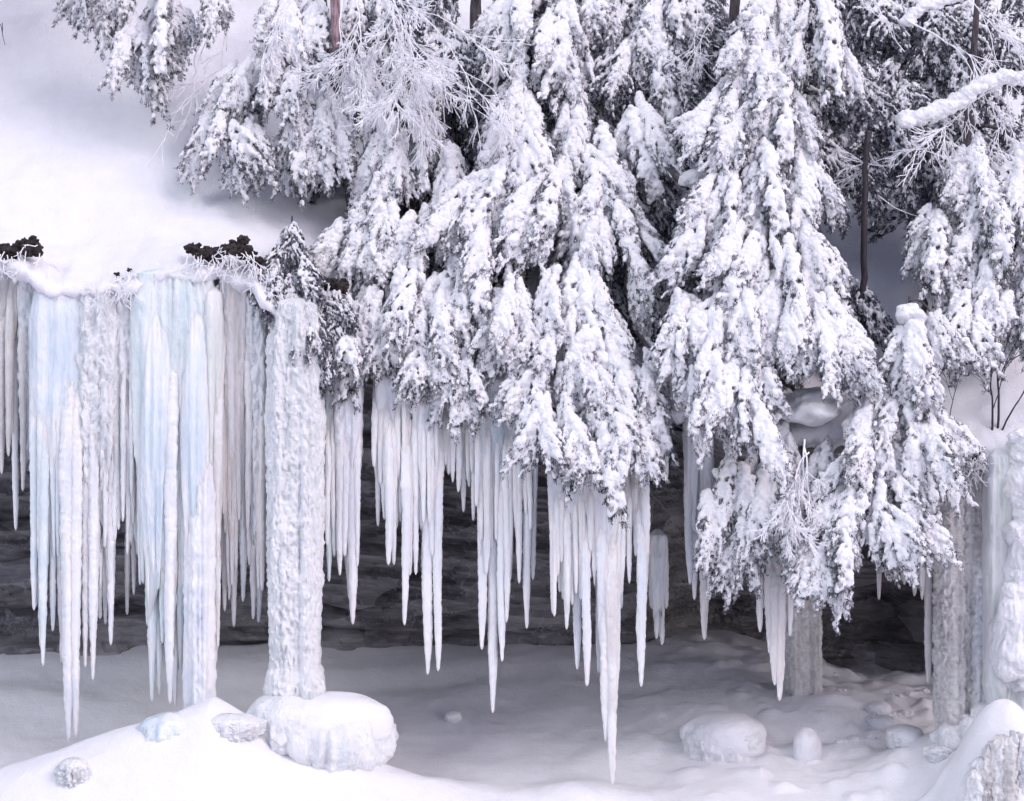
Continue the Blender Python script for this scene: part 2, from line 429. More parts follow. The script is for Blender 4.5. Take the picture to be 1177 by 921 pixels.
# cliff: roof of the overhang and its back wall
cx = np.concatenate([np.linspace(-60, -9, 12), np.arange(-8.6, 8.8, 0.05), np.linspace(9, 60, 12)])
def wall_y(x): return np.interp(x, [-60, -8, 2.2, 3.4, 6.5, 8.0, 60], [4.6, 4.6, 4.7, 6.6, 7.4, 5.0, 4.0])
rows = []
wy = wall_y(cx); lz = lip(cx)
roof_h = np.interp(cx, [-60, -3, 2, 4, 8, 60], [4.9, 4.7, 3.9, 2.55, 2.3, 2.3])
for t in np.linspace(0, 1, 46):            # roof
    y = 0.10 + (wy - 0.10) * t
    z = (lz - 0.40) * (1 - t ** 0.6) + roof_h * t ** 0.6
    z = z + 0.10 * np.floor(3 * fbm(cx * 0.5, y * 0.5, 0, 81, 3)) / 3 + 0.05 * fbm(cx * 2, y * 2, 0, 83, 3)
    rows.append(np.stack([cx, y, z], -1))
zb = -1.4
nw = 110
for t in np.linspace(0.01, 1, nw):         # wall, bedded in ledges
    z = roof_h * (1 - t) + zb * t
    bed = fbm(cx * 0.25, 0, z * 3.2, 85, 3)
    led = np.floor(bed * 5) / 5
    y = wy - 0.45 * led - 0.10 * fbm(cx * 1.2, 3, z * 5, 87, 4) - 0.25 * fbm(cx * 0.8, 5, z * 1.0, 89, 3)
    rows.append(np.stack([cx, y, z + 0 * cx], -1))
V = np.stack(rows, 0)
V[:46, :, 1] = np.maximum(V[:46, :, 1], 0.05)
me = mesh_np('cliff', V.reshape(-1, 3), [grid_faces(V.shape[0], V.shape[1])], smooth=False)
tag(link('cliff', me, M_rock), kind='structure')

# ------------------------------------------------------------------ ice
rng = np.random.default_rng(11)
def icicle_mesh(px, y0, y1, wpx, Y, Yo, seed, knob=1.0, px_top=None, shape=0.85, sides=14, tipw=2.6, back=0.16):
    """tapered, knobbly icicle; returned relative to its own root"""
    a = at(px if px_top is None else px_top, y0, Y); b = at(px, y1, Y)
    L = a[2] - b[2]
    n = max(12, int(L / 0.022))
    t = np.linspace(0, 1, n)
    r0 = m_of(wpx, Y) / 2; rt = m_of(tipw, Y) / 2
    keep = 0.36 + 0.25 * (0.85 - shape)
    r = r0 * (keep + (1 - keep) * (1 - t) ** 1.2) * np.clip((1 - t) / 0.15, 0.0, 1) ** 0.6 + rt * np.clip((1 - t) * L / 0.05, 0.02, 1) ** 0.5
    r *= 1 + 0.06 * vnoise(t * L * 4, seed, 0, 3) * knob + 0.03 * vnoise(t * L * 19, seed, 0, 4) * knob
    sx = 0.014 * vnoise(t * L * 1.1, seed, 1, 5) * np.sqrt(t) ; sy = 0.014 * vnoise(t * L * 1.1, seed, 7, 6) * np.sqrt(t)
    th = np.arange(sides) * 2 * np.pi / sides
    ct, st = np.cos(th)[None], np.sin(th)[None]
    zz = (-t * L)[:, None]
    rr = r[:, None] * (1 + 0.24 * knob * vnoise(ct * 1.6 + seed, st * 1.6, zz * 1.5, 7) + 0.17 * knob * vnoise(ct * 2.5 + seed, st * 2.5, zz * 26, 8))
    x0 = (b[0] - a[0])
    v = np.stack([x0 * t[:, None] + sx[:, None] + rr * ct, sy[:, None] + (back * np.clip(1 - t * 2.2, 0, 1) ** 1.5)[:, None] + rr * st * 0.9, zz + 0 * rr], -1)
    q = grid_faces(n, sides, True)
    cap = [(0, k, k + 1) for k in range(1, sides - 1)]
    e = (n - 1) * sides
    cap += [(e, e + k + 1, e + k) for k in range(1, sides - 1)]
    return mesh_np('icicle', v.reshape(-1, 3), [q, np.array(cap)]), a

def column_mesh(x0, x1, y0, y1, Y, depth, seed, flute=0.12, nfl=9, rough=0.012, rfreq=26, stretch=0.35, taper=None, endtaper=0.35, ragged=0.25, topround=0.12, back=0.0, e=0.75):
    if back > 0: e = 1.25
    """a massive fluted body of ice between photo columns x0..x1 and rows y0..y1"""
    a = at((x0 + x1) / 2, y0, Y); b = at((x0 + x1) / 2, y1, Y)
    L = a[2] - b[2]; rx = m_of(x1 - x0, Y) / 2; ry = depth / 2
    per = math.pi * (rx + ry)
    sides = int(min(240, max(28, per / 0.013))); n = int(L / 0.014)
    th = np.arange(sides) * 2 * np.pi / sides
    c, s = np.cos(th), np.sin(th)
    cx_, cy_ = np.sign(c) * np.abs(c) ** e, np.sign(s) * np.abs(s) ** e
    t = np.linspace(0, 1, n)[:, None]
    ends = 1 - ragged * (0.5 + 0.5 * vnoise(c * 3.1 + seed, s * 3.1 + np.arange(sides) * 0.0, 0, 12) )[None]
    z = -t * L * ends
    X0, Y0 = cx_ * rx, cy_ * ry
    # flutes depend on position along the perimeter, drifting slowly in z
    u = X0[None] / max(rx, .01) * nfl / 2
    fl = vnoise(u + seed * 3.7, cy_[None] * 1.3, z * 0.22, 13) + 0.5 * vnoise(u * 2.3, cy_[None] * 2, z * 0.5, 14)
    base = np.interp(t[:, 0], [0, topround, 1 - endtaper, 1], [0.25 if back > 0 else 0.80, 1, 1, 0.45])[:, None]
    base = base * (np.clip(t * L / 0.10, 0.03, 1) ** 0.5)
    if taper is not None: base = base * np.interp(t[:, 0], *taper)[:, None]
    f = base * (1 + flute * fl)
    fine = fbm(X0[None] * rfreq + seed, Y0[None] * rfreq, z * rfreq * stretch, 15, 3) * rough
    fine = fine + rough * 1.2 * np.clip(vnoise(X0[None] * 9, Y0[None] * 9, z * 5, 16), 0, 1)
    nx, ny = cx_ * 1.0, cy_ * 1.0
    lean = (back * np.clip(1 - t * 1.8, 0, 1) ** 1.3)
    v = np.stack([X0[None] * f + nx * fine, Y0[None] * (base * (1 + 2.2 * flute * fl)) + ny * (fine * 1.5) + lean, z + 0 * f], -1)
    q = grid_faces(n, sides, True)
    ec = (n - 1) * sides
    return mesh_np('ice_body', v.reshape(-1, 3), [q, np.array([list(range(sides))[::-1]]), np.array([list(range(ec, ec + sides))])]), a

def lump_mesh(name, pts, voxel=0.022, disp=0.012, seed=1):
    """pts: (x, y, z, r, elong)"""
    p = np.array(pts, float)
    return blobs_mesh(name, p[:, :3], p[:, 3], np.tile((0, 0, 1.0), (len(p), 1)), p[:, 4], voxel, disp, seed)
SEED = [0]
def curtain(name, label, cat, tint, Y, tips, bodies=(), fill=None, group=None, knob=1.0, ytop=None, mats=None):
    """tips: (px, y_top, y_tip, width); bodies: dict rows; fill: (x0, x1, y0, ymin, ymax, n, width)"""
    xs_ = [t[0] for t in tips] or [(b[0] + b[1]) / 2 for b in bodies]
    r0 = at(sum(xs_) / len(xs_), min([t[1] for t in tips] + [b[2] for b in bodies]), Y)
    root = empty(name, tuple(r0)); tag(root, label, cat, group)
    def put(nm, me, a, mt):
        me.materials.append(mt)
        o = link(nm, me, None, root, tuple(np.asarray(a) - r0)); return o
    for b in bodies:
        SEED[0] += 1
        kw = dict(b[6]) if len(b) > 6 else {}
        mt = M_ice[kw.pop('tint', tint)]; nm = kw.pop('name', 'ice_sheet')
        me, a = column_mesh(b[0], b[1], b[2], b[3], b[4], b[5], SEED[0], **kw)
        put(nm, me, a, mt)
    if fill:
        for (x0, x1, y0, ya, yb, n, wd) in fill:
            n, wd = int(n * 2.3), wd * .72
            for k in range(n):
                x = x0 + (x1 - x0) * (k + 0.5 + rng.uniform(-.35, .35)) / n
                tips = list(tips) + [(x, y0 + rng.uniform(0, 12), rng.uniform(ya, yb), wd * rng.uniform(0.75, 1.3))]
    for t in tips:
        SEED[0] += 1
        kw = dict(t[4]) if len(t) > 4 else {}
        if bodies:
            near = [b[2] for b in bodies if b[0] - 6 <= t[0] <= b[1] + 6] or [b[2] for b in bodies]
            t = (t[0], min(t[1], min(near) + 20 + rng.uniform(0, 25)), t[2], t[3]); kw.setdefault('back', 0.34)
        mt = M_ice[kw.pop('tint', tint)]
        yo = kw.pop('dy', rng.uniform(-0.10, 0.10))
        me, a = icicle_mesh(t[0], t[1], t[2], t[3], Y + yo, 0, SEED[0], knob=knob, **kw)
        put('icicle', me, a, mt)
    return root

# A: far-left grey icicles
curtain('ice_curtain', 'thin blue-grey icicles in a row at the left edge under the dark turf', 'icicles', 'grey', -0.02,
    [(2, 290, 545, 9), (9, 285, 525, 9), (18, 285, 610, 10, dict(tint='white')), (26, 300, 565, 10), (5, 290, 470, 8), (13, 290, 500, 8)],
    bodies=[(-20, 26, 288, 470, 0.10, 0.22, dict(tint='grey', ragged=.5)), (22, 44, 312, 560, 0.0, 0.2, dict(tint='rime', rough=0.02, rfreq=28, stretch=.35, name='rimed_ice'))], knob=0.7)
# B: pale blue fall
curtain('ice_curtain', 'wide pale blue ice sheet on the left beside the rough white rime', 'ice curtain', 'blue', -0.35,
    [(40, 420, 702, 13), (50, 400, 766, 15), (61, 450, 726, 11), (68, 480, 690, 11), (79, 440, 853, 26, dict(dy=-.12, tint='white')), (86, 440, 848, 17, dict(tint='white', dy=-.15)), (94, 520, 700, 12), (46, 560, 745, 9)],
    bodies=[(35, 98, 328, 690, -0.25, 0.42, dict(tint='blue', flute=.09, nfl=6, rough=.005)),
            (62, 95, 345, 770, -0.34, 0.24, dict(tint='white', flute=.15, nfl=4, rough=.012, endtaper=.5, back=.34, topround=.4))],
    fill=[(36, 100, 470, 600, 720, 8, 11)])
# B2: rough rime sheet
curtain('ice_curtain', 'rough white rimed ice sheet between the pale blue fall and the aqua fall', 'ice curtain', 'rime', -0.30,
    [(99, 420, 767, 13, dict(tint='white')), (107, 400, 782, 16, dict(tint='white', dy=-.12)), (114, 420, 712, 11), (122, 420, 718, 12), (127, 420, 742, 12, dict(tint='white')), (132, 430, 623, 10), (140, 430, 600, 10),
     (147, 440, 707, 9, dict(tint='grey', dy=.25)), (154, 440, 684, 9, dict(tint='grey', dy=.2)), (162, 440, 650, 9, dict(tint='grey', dy=.2)), (151, 440, 625, 10)],
    bodies=[(90, 134, 326, 640, -0.28, 0.40, dict(rough=.026, rfreq=28, stretch=.35, flute=.14, nfl=5)),
            (128, 164, 322, 560, -0.16, 0.34, dict(rough=.024, rfreq=28, stretch=.35, flute=.16, nfl=5))],
    fill=[(92, 134, 480, 600, 700, 7, 11), (134, 166, 440, 560, 640, 5, 10)], knob=1.5)
# C: large aqua fall
curtain('ice_curtain', 'widest ice fall, smooth aqua and blue, reaching down to the snow bank', 'ice curtain', 'aqua', -0.40,
    [(176, 430, 807, 17, dict(tint='blue')), (182, 430, 800, 13), (188, 500, 740, 13), (196, 430, 810, 18, dict(tint='white', dy=-.15)), (201, 430, 812, 15, dict(tint='white')), (208, 500, 770, 14), (215, 430, 815, 16, dict(tint='green')),
     (244, 400, 803, 20, dict(tint='green')), (250, 430, 745, 12, dict(tint='cream')), (170, 480, 720, 12)],
    bodies=[(154, 250, 308, 700, -0.24, 0.50, dict(tint='aqua', flute=.11, nfl=13, rough=.008, ragged=.3)),
            (160, 200, 330, 720, -0.46, 0.34, dict(tint='blue', flute=.09, nfl=6, rough=.005, back=.2)),
            (206, 240, 330, 730, -0.48, 0.34, dict(tint='blue', flute=.09, nfl=6, rough=.005, back=.2)),
            (232, 256, 330, 720, -0.28, 0.34, dict(tint='green', flute=.12, nfl=4, rough=.006)),
            (212, 247, 350, 860, -0.52, 0.32, dict(tint='white', flute=.16, nfl=6, rough=.014, endtaper=.04, ragged=.0, back=.42, topround=.45)),
            (188, 206, 400, 760, -0.48, 0.2, dict(tint='white', flute=.14, nfl=4, rough=.014, endtaper=.6, back=.38, topround=.4))],
    fill=[(160, 215, 440, 620, 760, 8, 13)])
# D: creamy rimed band
curtain('ice_curtain', 'cream tinted fluted ice under the dark turf, right of the aqua fall', 'ice curtain', 'cream', -0.12,
    [(258, 420, 703, 11), (263, 420, 690, 11), (269, 400, 721, 12), (279, 400, 692, 13, dict(tint='rime')), (286, 430, 650, 10), (291, 420, 712, 10), (297, 400, 716, 12, dict(tint='rime')), (301, 420, 680, 9)],
    bodies=[(251, 284, 300, 600, -0.05, 0.36, dict(tint='cream', rough=.010, flute=.14, nfl=6)),
            (282, 306, 335, 640, -0.05, 0.34, dict(tint='rime', rough=.024, rfreq=28, stretch=.35, flute=.14, nfl=4))],
    fill=[(252, 304, 420, 590, 680, 8, 10)], knob=1.2)
# E: the pillar
curtain('ice_column', 'thick frosty white ice pillar standing on the domed ice mound', 'ice column', 'rime', -0.42, [],
    bodies=[(307, 371, 342, 812, -0.42, 0.74, dict(rough=.024, rfreq=32, stretch=.4, flute=.07, nfl=6, endtaper=.1, ragged=.0, taper=([0, .3, .7, .9, 1], [.92, 1.0, .92, .86, 2.0]), name='pillar'))])
# F
curtain('ice_curtain', 'blue-grey sheet with long icicles just right of the frosty pillar', 'ice curtain', 'white', 0.0,
    [(378, 420, 669, 10, dict(tint='aqua')), (384, 430, 640, 9, dict(tint='aqua')), (391, 400, 662, 12), (397, 400, 640, 14), (401, 400, 690, 16), (406, 395, 718, 17), (411, 400, 652, 10)],
    bodies=[(372, 388, 420, 600, 0.1, 0.25, dict(tint='aqua', flute=.14, nfl=5, rough=.004)),
            (385, 416, 385, 610, 0.0, 0.32, dict(tint='white', flute=.12, nfl=6, rough=.012))],
    fill=[(374, 390, 430, 570, 640, 4, 8)])
# G
curtain('ice_curtain', 'broad white fringe of icicles with the paired long tips, left of centre', 'ice curtain', 'white', -0.1,
    [(431, 440, 537, 7), (438, 430, 557, 9), (447, 430, 650, 12), (453, 430, 650, 10), (444, 430, 560, 10), (466, 430, 719, 13), (471, 430, 662, 10), (478, 430, 661, 9), (487, 440, 610, 12), (491, 430, 776, 18), (503, 430, 772, 15), (460, 430, 600, 11), (497, 430, 640, 12)],
    bodies=[(432, 462, 415, 560, 0.0, 0.24, dict(flute=.12, nfl=7, rough=.006)), (456, 478, 415, 580, 0.02, 0.22, dict(tint='blue', flute=.12, nfl=5, rough=.006)), (474, 506, 415, 620, -0.05, 0.28, dict(flute=.12, nfl=6, rough=.008))],
    fill=[(432, 506, 430, 520, 620, 12, 9)])
# H
curtain('ice_curtain', 'short fringe of thin white icicles between two longer curtains near the centre', 'ice curtain', 'white', 0.1,
    [(515, 450, 546, 8), (521, 450, 555, 8), (527, 450, 566, 9), (532, 450, 589, 8), (539, 450, 560, 8), (544, 450, 599, 8), (511, 450, 530, 8)],
    bodies=[(508, 548, 435, 520, 0.15, 0.2, dict(flute=.15, nfl=8, rough=.004))], fill=[(508, 548, 450, 510, 555, 8, 7)])
# I
curtain('ice_curtain', 'central ice curtain with one very long tip beneath the biggest snowy cedar', 'ice curtain', 'white', -0.08,
    [(554, 440, 747, 15), (560, 440, 660, 12), (566, 440, 820, 15, dict(shape=.7)), (577, 440, 761, 13), (572, 440, 640, 12), (582, 440, 716, 10), (587, 440, 668, 10), (597, 440, 671, 10), (606, 440, 723, 13), (612, 450, 667, 10), (592, 440, 610, 12)],
    bodies=[(546, 584, 430, 610, 0.0, 0.3, dict(tint='blue', flute=.14, nfl=8, rough=.006)), (578, 616, 430, 600, 0.0, 0.26, dict(flute=.14, nfl=8, rough=.006))],
    fill=[(546, 616, 440, 540, 660, 12, 9)])
# J
curtain('ice_curtain', 'white ice curtain with the longest icicle, nearly touching the snow right of centre', 'ice curtain', 'white', -0.45,
    [(634, 530, 650, 8), (641, 520, 662, 9), (647, 520, 690, 10), (651, 520, 724, 11), (657, 530, 640, 9), (663, 520, 770, 13), (668, 520, 690, 9), (674, 510, 789, 14), (681, 520, 665, 10), (689, 510, 774, 11),
     (692, 520, 752, 17), (696, 510, 853, 18, dict(shape=.6)), (703, 520, 902, 17, dict(dy=-.1, shape=.55, tint='cream')), (708, 520, 802, 12), (714, 520, 684, 11), (724, 530, 671, 7), (720, 520, 640, 9), (737, 500, 790, 15), (741, 510, 687, 12), (731, 510, 640, 10)],
    bodies=[(632, 672, 495, 650, -0.42, 0.26, dict(flute=.14, nfl=8, rough=.006)), (668, 716, 495, 680, -0.45, 0.32, dict(flute=.14, nfl=8, rough=.008, endtaper=.6)), (728, 746, 495, 640, -0.35, 0.2, dict(flute=.14, nfl=4, rough=.006))],
    fill=[(634, 716, 520, 600, 720, 14, 9)])
# K
curtain('ice_column', 'pale round-topped stub of ice against the dark rock right of the centre', 'ice column', 'white', 1.8,
    [(749, 620, 700, 9), (755, 620, 735, 10), (760, 620, 742, 10), (765, 620, 700, 8)],
    bodies=[(745, 766, 608, 715, 1.8, 0.3, dict(flute=.12, nfl=5, rough=.01, endtaper=.6))])
# small stragglers
curtain('icicle', 'lone short icicle hanging under the tip of the central snowy boughs', 'icicle', 'white', -0.3, [(766, 480, 556, 7)])
# L
curtain('ice_curtain', 'narrow group of four icicles with a straight thick one below the right cedar', 'ice curtain', 'white', 0.0,
    [(792, 450, 672, 12), (799, 450, 690, 12), (809, 440, 736, 15, dict(shape=.45, tint='grey')), (816, 450, 690, 9), (804, 450, 600, 12)],
    bodies=[(788, 803, 440, 620, 0.0, 0.22, dict(flute=.1, nfl=4, rough=.005)), (802, 820, 440, 610, 0.05, 0.22, dict(flute=.1, nfl=4, rough=.005))])
# M
curtain('ice_curtain', 'cream white icicles with a thick middle one below the hoar-frosted twigs', 'ice curtain', 'cream', -0.3,
    [(874, 600, 727, 11), (879, 600, 700, 9), (884, 590, 752, 13), (890, 590, 788, 14), (896, 590, 806, 15, dict(shape=.6)), (901, 590, 730, 9), (909, 590, 732, 8)],
    bodies=[(870, 912, 560, 700, -0.25, 0.3, dict(tint='cream', flute=.14, nfl=7, rough=.006))])
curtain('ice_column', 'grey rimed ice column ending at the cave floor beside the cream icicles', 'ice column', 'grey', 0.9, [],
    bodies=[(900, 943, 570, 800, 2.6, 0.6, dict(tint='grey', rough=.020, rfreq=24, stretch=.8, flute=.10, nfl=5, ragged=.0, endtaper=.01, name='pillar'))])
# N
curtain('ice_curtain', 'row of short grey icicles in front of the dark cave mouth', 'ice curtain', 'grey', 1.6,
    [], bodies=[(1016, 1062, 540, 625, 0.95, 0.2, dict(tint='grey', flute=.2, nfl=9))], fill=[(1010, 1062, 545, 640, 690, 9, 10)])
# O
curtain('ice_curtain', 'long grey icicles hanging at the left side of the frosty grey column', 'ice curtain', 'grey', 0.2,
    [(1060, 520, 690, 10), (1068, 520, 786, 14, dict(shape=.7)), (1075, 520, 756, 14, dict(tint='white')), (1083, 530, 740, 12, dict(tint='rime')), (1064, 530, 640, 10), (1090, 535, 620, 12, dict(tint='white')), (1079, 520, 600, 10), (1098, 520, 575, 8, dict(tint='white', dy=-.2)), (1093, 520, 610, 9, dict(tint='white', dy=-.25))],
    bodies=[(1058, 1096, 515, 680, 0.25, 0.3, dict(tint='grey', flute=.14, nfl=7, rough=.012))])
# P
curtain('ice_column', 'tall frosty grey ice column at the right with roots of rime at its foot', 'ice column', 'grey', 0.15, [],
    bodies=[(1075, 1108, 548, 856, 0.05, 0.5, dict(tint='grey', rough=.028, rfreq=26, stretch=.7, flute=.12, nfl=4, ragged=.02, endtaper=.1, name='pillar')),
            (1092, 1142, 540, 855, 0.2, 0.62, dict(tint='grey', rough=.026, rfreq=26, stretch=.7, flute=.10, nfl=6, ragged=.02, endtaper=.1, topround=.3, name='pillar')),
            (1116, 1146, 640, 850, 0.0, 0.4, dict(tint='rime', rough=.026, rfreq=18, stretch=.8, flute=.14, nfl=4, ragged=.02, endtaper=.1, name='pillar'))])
# Q
curtain('ice_column', 'smooth pale green-white ice column near the right edge under the bare saplings', 'ice column', 'green', -0.3, [],
    bodies=[(1131, 1162, 515, 820, -0.3, 0.45, dict(tint='green', rough=.010, rfreq=14, flute=.09, nfl=4, ragged=.02, endtaper=.1, name='pillar')),
            (1150, 1215, 500, 860, -0.15, 0.7, dict(tint='green', rough=.016, rfreq=14, flute=.12, nfl=4, ragged=.02, endtaper=.1, name='pillar'))])

# ------------------------------------------------------------------ snow lumps on the ice at the right edge, ice mound, boulders
def scatter(n, f): return [f(k) for k in range(n)]

def fluted_mound(name, cx_, cy_, cz, rx, ry, rz, seed, rough, flute, ff=7.1, e=0.7, pm=0.72, lump=0.10):
    nu, nv = 130, 90
    th = np.arange(nu) * 2 * np.pi / nu
    ph = np.linspace(0.02, np.pi * pm, nv)[:, None]
    X = np.sin(ph) ** e * np.cos(th)[None]; Yv = np.sin(ph) ** e * np.sin(th)[None]
    Z = np.sign(np.cos(ph)) * np.abs(np.cos(ph)) ** 0.8 + 0 * X
    side = np.clip((0.75 - Z) * 2.2, 0, 1)
    f = 1 + lump * fbm(X * 1.4 + seed, Yv * 1.4, Z * 1.4, 21, 2) + flute * side * vnoise(th[None] * ff, seed, Z * 0.7, 22) + rough * side * fbm(X * 11, Yv * 11, Z * 5 + seed, 23, 3) + 0.012 * fbm(X * 4, Yv * 4, Z * 4, 24, 2)
    v = np.stack([X * f * rx, Yv * f * ry, Z * rz * (1 + 0.5 * (f - 1))], -1).reshape(-1, 3)
    q = grid_faces(nv, nu, True)
    me = mesh_np(name, v, [q, np.array([list(range(nu))])])
    return me
def heap(name, part, label, cat, lumps, m, seed, group=None):
    """lumps: (px, py, Y, width_px, height_px)"""
    c0 = at(lumps[0][0], lumps[0][1], lumps[0][2])
    root = empty(name, tuple(c0)); tag(root, label, cat, group)
    for k, (px, py, Y, w, h) in enumerate(lumps):
        me = fluted_mound(part, 0, 0, 0, m_of(w, Y) / 2, m_of(w, Y) * .42, m_of(h, Y) / 2, seed + k * 1.7, 0.07, 0.05, e=.9, pm=.95, lump=.28)
        o = link(part, me, m, root, tuple(at(px, py, Y) - c0)); o.rotation_euler = (0, 0, k * 2.1)
    return root
# domed ice mound under the pillar
c = at(374, 845, -0.5)
rt = empty('ice_mound', tuple(c)); tag(rt, 'domed mound of ice with a fluted icy skirt under the frosty pillar', 'ice mound')
link('ice_dome', fluted_mound('ice_dome', 0, 0, 0, 0.90, 0.66, 0.54, 3, 0.035, 0.12, ff=13, e=.95), M_ice['rime'], rt, (0.02, 0, -0.02))
def cap_part(root, rx, ry, rz, seed, loc, rough=0.01, nm='snow_cap'):
    me = fluted_mound(nm, 0, 0, 0, rx, ry, rz, seed, rough, 0.0, e=1.0, lump=.10)
    return link(nm, me, M_snow, root, loc)
cap_part(rt, 0.84, 0.60, 0.42, 9, (0.03, 0, 0.16))
c = at(326, 836, -0.7)
link('ice_dome', fluted_mound('ice_dome', 0, 0, 0, 0.50, 0.46, 0.44, 13, 0.06, 0.06, lump=.05), M_ice['rime'], rt, tuple(np.array(c) - np.array(rt.location)))
heap('snow_clod', 'clod', 'scatter of small snow clods and ice crumbs on the ground before the cave floor', 'snow',
     [(q[0], q[1] - 1, ground_hit(q[0], q[1]), q[2], q[2] * .7) for q in [(960 + (k * 37) % 105, 775 + (k * 53) % 80, 4 + (k * 29) % 9) for k in range(26)]], M_snow, 31)
# blue mound where the aqua fall lands
c = at(192, 846, -1.25)
rt = empty('ice_mound', tuple(c)); tag(rt, 'low pale blue ice mound where the aqua fall meets the snow bank', 'ice mound')
link('ice_dome', fluted_mound('ice_dome', 0, 0, 0, 0.42, 0.34, 0.30, 5, 0.06, 0.03, e=1.0, lump=.15), M_ice['blue'], rt)
c = at(264, 838, -1.25)
rt = empty('ice_mound', tuple(c)); tag(rt, 'crumpled rime-covered hump of snow between the blue mound and the domed mound', 'ice mound')
link('ice_dome', fluted_mound('ice_dome', 0, 0, 0, 0.42, 0.26, 0.20, 6, 0.14, 0.05, lump=.2), M_ice['rime'], rt)
c = at(84, 889, -1.75)
rt = empty('ice_lump', tuple(c)); tag(rt, 'small pitted ice lump sunk in the snow at the bottom left', 'ice lump')
link('ice_dome', fluted_mound('ice_dome', 0, 0, 0, 0.19, 0.2, 0.20, 7, 0.22, 0.1), M_ice['rime'], rt)

def boulder(px, py, wpx, hpx, label, seed, cap=0.8, group=None, tilt=0):
    Y = ground_hit(px, py) 
    c = at(px, py - hpx * 0.5, Y + 0.15)
    c[2] = ground_z(c[0], c[1]) + m_of(hpx, Y) * 0.05
    rx, rz = m_of(wpx, Y) / 2 * 1.12, m_of(hpx, Y) * 0.66
    root = empty('snowy_boulder', tuple(c)); tag(root, label, 'boulder', group)
    root.rotation_euler = (0, tilt, seed * 1.3)
    a = link('rock', fluted_mound('rock', 0, 0, 0, rx * 0.97, rx * 0.8, rz * 0.93, seed, 0.07, 0.03, e=.85, lump=.13), M_ice['rime'], root)
    cap_part(root, rx, rx * 0.84, rz * cap, seed + 20, (0, 0, rz * (1 - cap) + 0.015), 0.015)
    return root
boulder(832, 868, 84, 60, 'largest snow-capped boulder in the snow below the four-icicle group', 41, 0.72)
boulder(928, 872, 36, 42, 'upright snow-covered block of stone right of the largest boulder', 42, 0.9, tilt=0.25)
boulder(1015, 842, 30, 18, 'small snow-covered rock at the cave floor, nearest the foot of the grey column', 43, 0.8)
boulder(1040, 856, 44, 24, 'flat snow-covered rock beside the rimed foot of the grey column', 45, 0.85)
boulder(1010, 822, 26, 16, 'tiny snow-covered rock in the shade of the cave mouth', 46, 0.85)
boulder(520, 832, 22, 12, 'little snow bump lying alone in the snow left of the longest centre tip', 47, 0.95)

g = np.random.default_rng(77)
heap('rime_heap', 'rime_lump', 'knobbly rime heaped at the foot of the tall grey column', 'rime',
     [(1092, 850, -.1, 44, 44), (1112, 842, -.15, 44, 44), (1130, 828, -.15, 34, 46), (1078, 866, -.3, 30, 20)], M_ice['rime'], 3)
lum = []
for k in range(60):
    py = g.uniform(500, 790); lo = np.interp(py, [500, 560, 600, 650, 690, 740, 790], [1150, 1160, 1154, 1160, 1148, 1144, 1152])
    w = g.uniform(14, 38); lum.append((g.uniform(lo + w * .4, 1195), py, -0.55 + g.uniform(-.06, .05), w, w * g.uniform(.6, 1.1)))
lum += [(1172, 730, -.6, 62, 90), (1182, 640, -.55, 56, 70), (1180, 560, -.5, 60, 60), (1168, 700, -.62, 36, 50), (1160, 760, -.66, 36, 46)]
heap('snow_ledge', 'snow_lump', 'lumpy white snow plastered over the ice at the right edge', 'snow', lum, M_snowb, 5)
bod = []
for k in range(13):
    x = 1116 + k * 6 + g.uniform(-2, 2); y = 846 + max(0, (1146 - x)) * 1.1 + g.uniform(-6, 10); w = g.uniform(5, 11)
    bod.append((x - w, x + w, y, 950, -1.72 + g.uniform(-.08, .08), .2, dict(tint=('rime', 'grey')[k % 2], flute=.2, nfl=3, rough=.022, rfreq=24, stretch=.7, ragged=0, endtaper=.02)))
curtain('ice_rubble', 'crumbled frosty ice ribs under the snow hump in the bottom right corner', 'ice', 'rime', -1.95, [], bodies=bod)

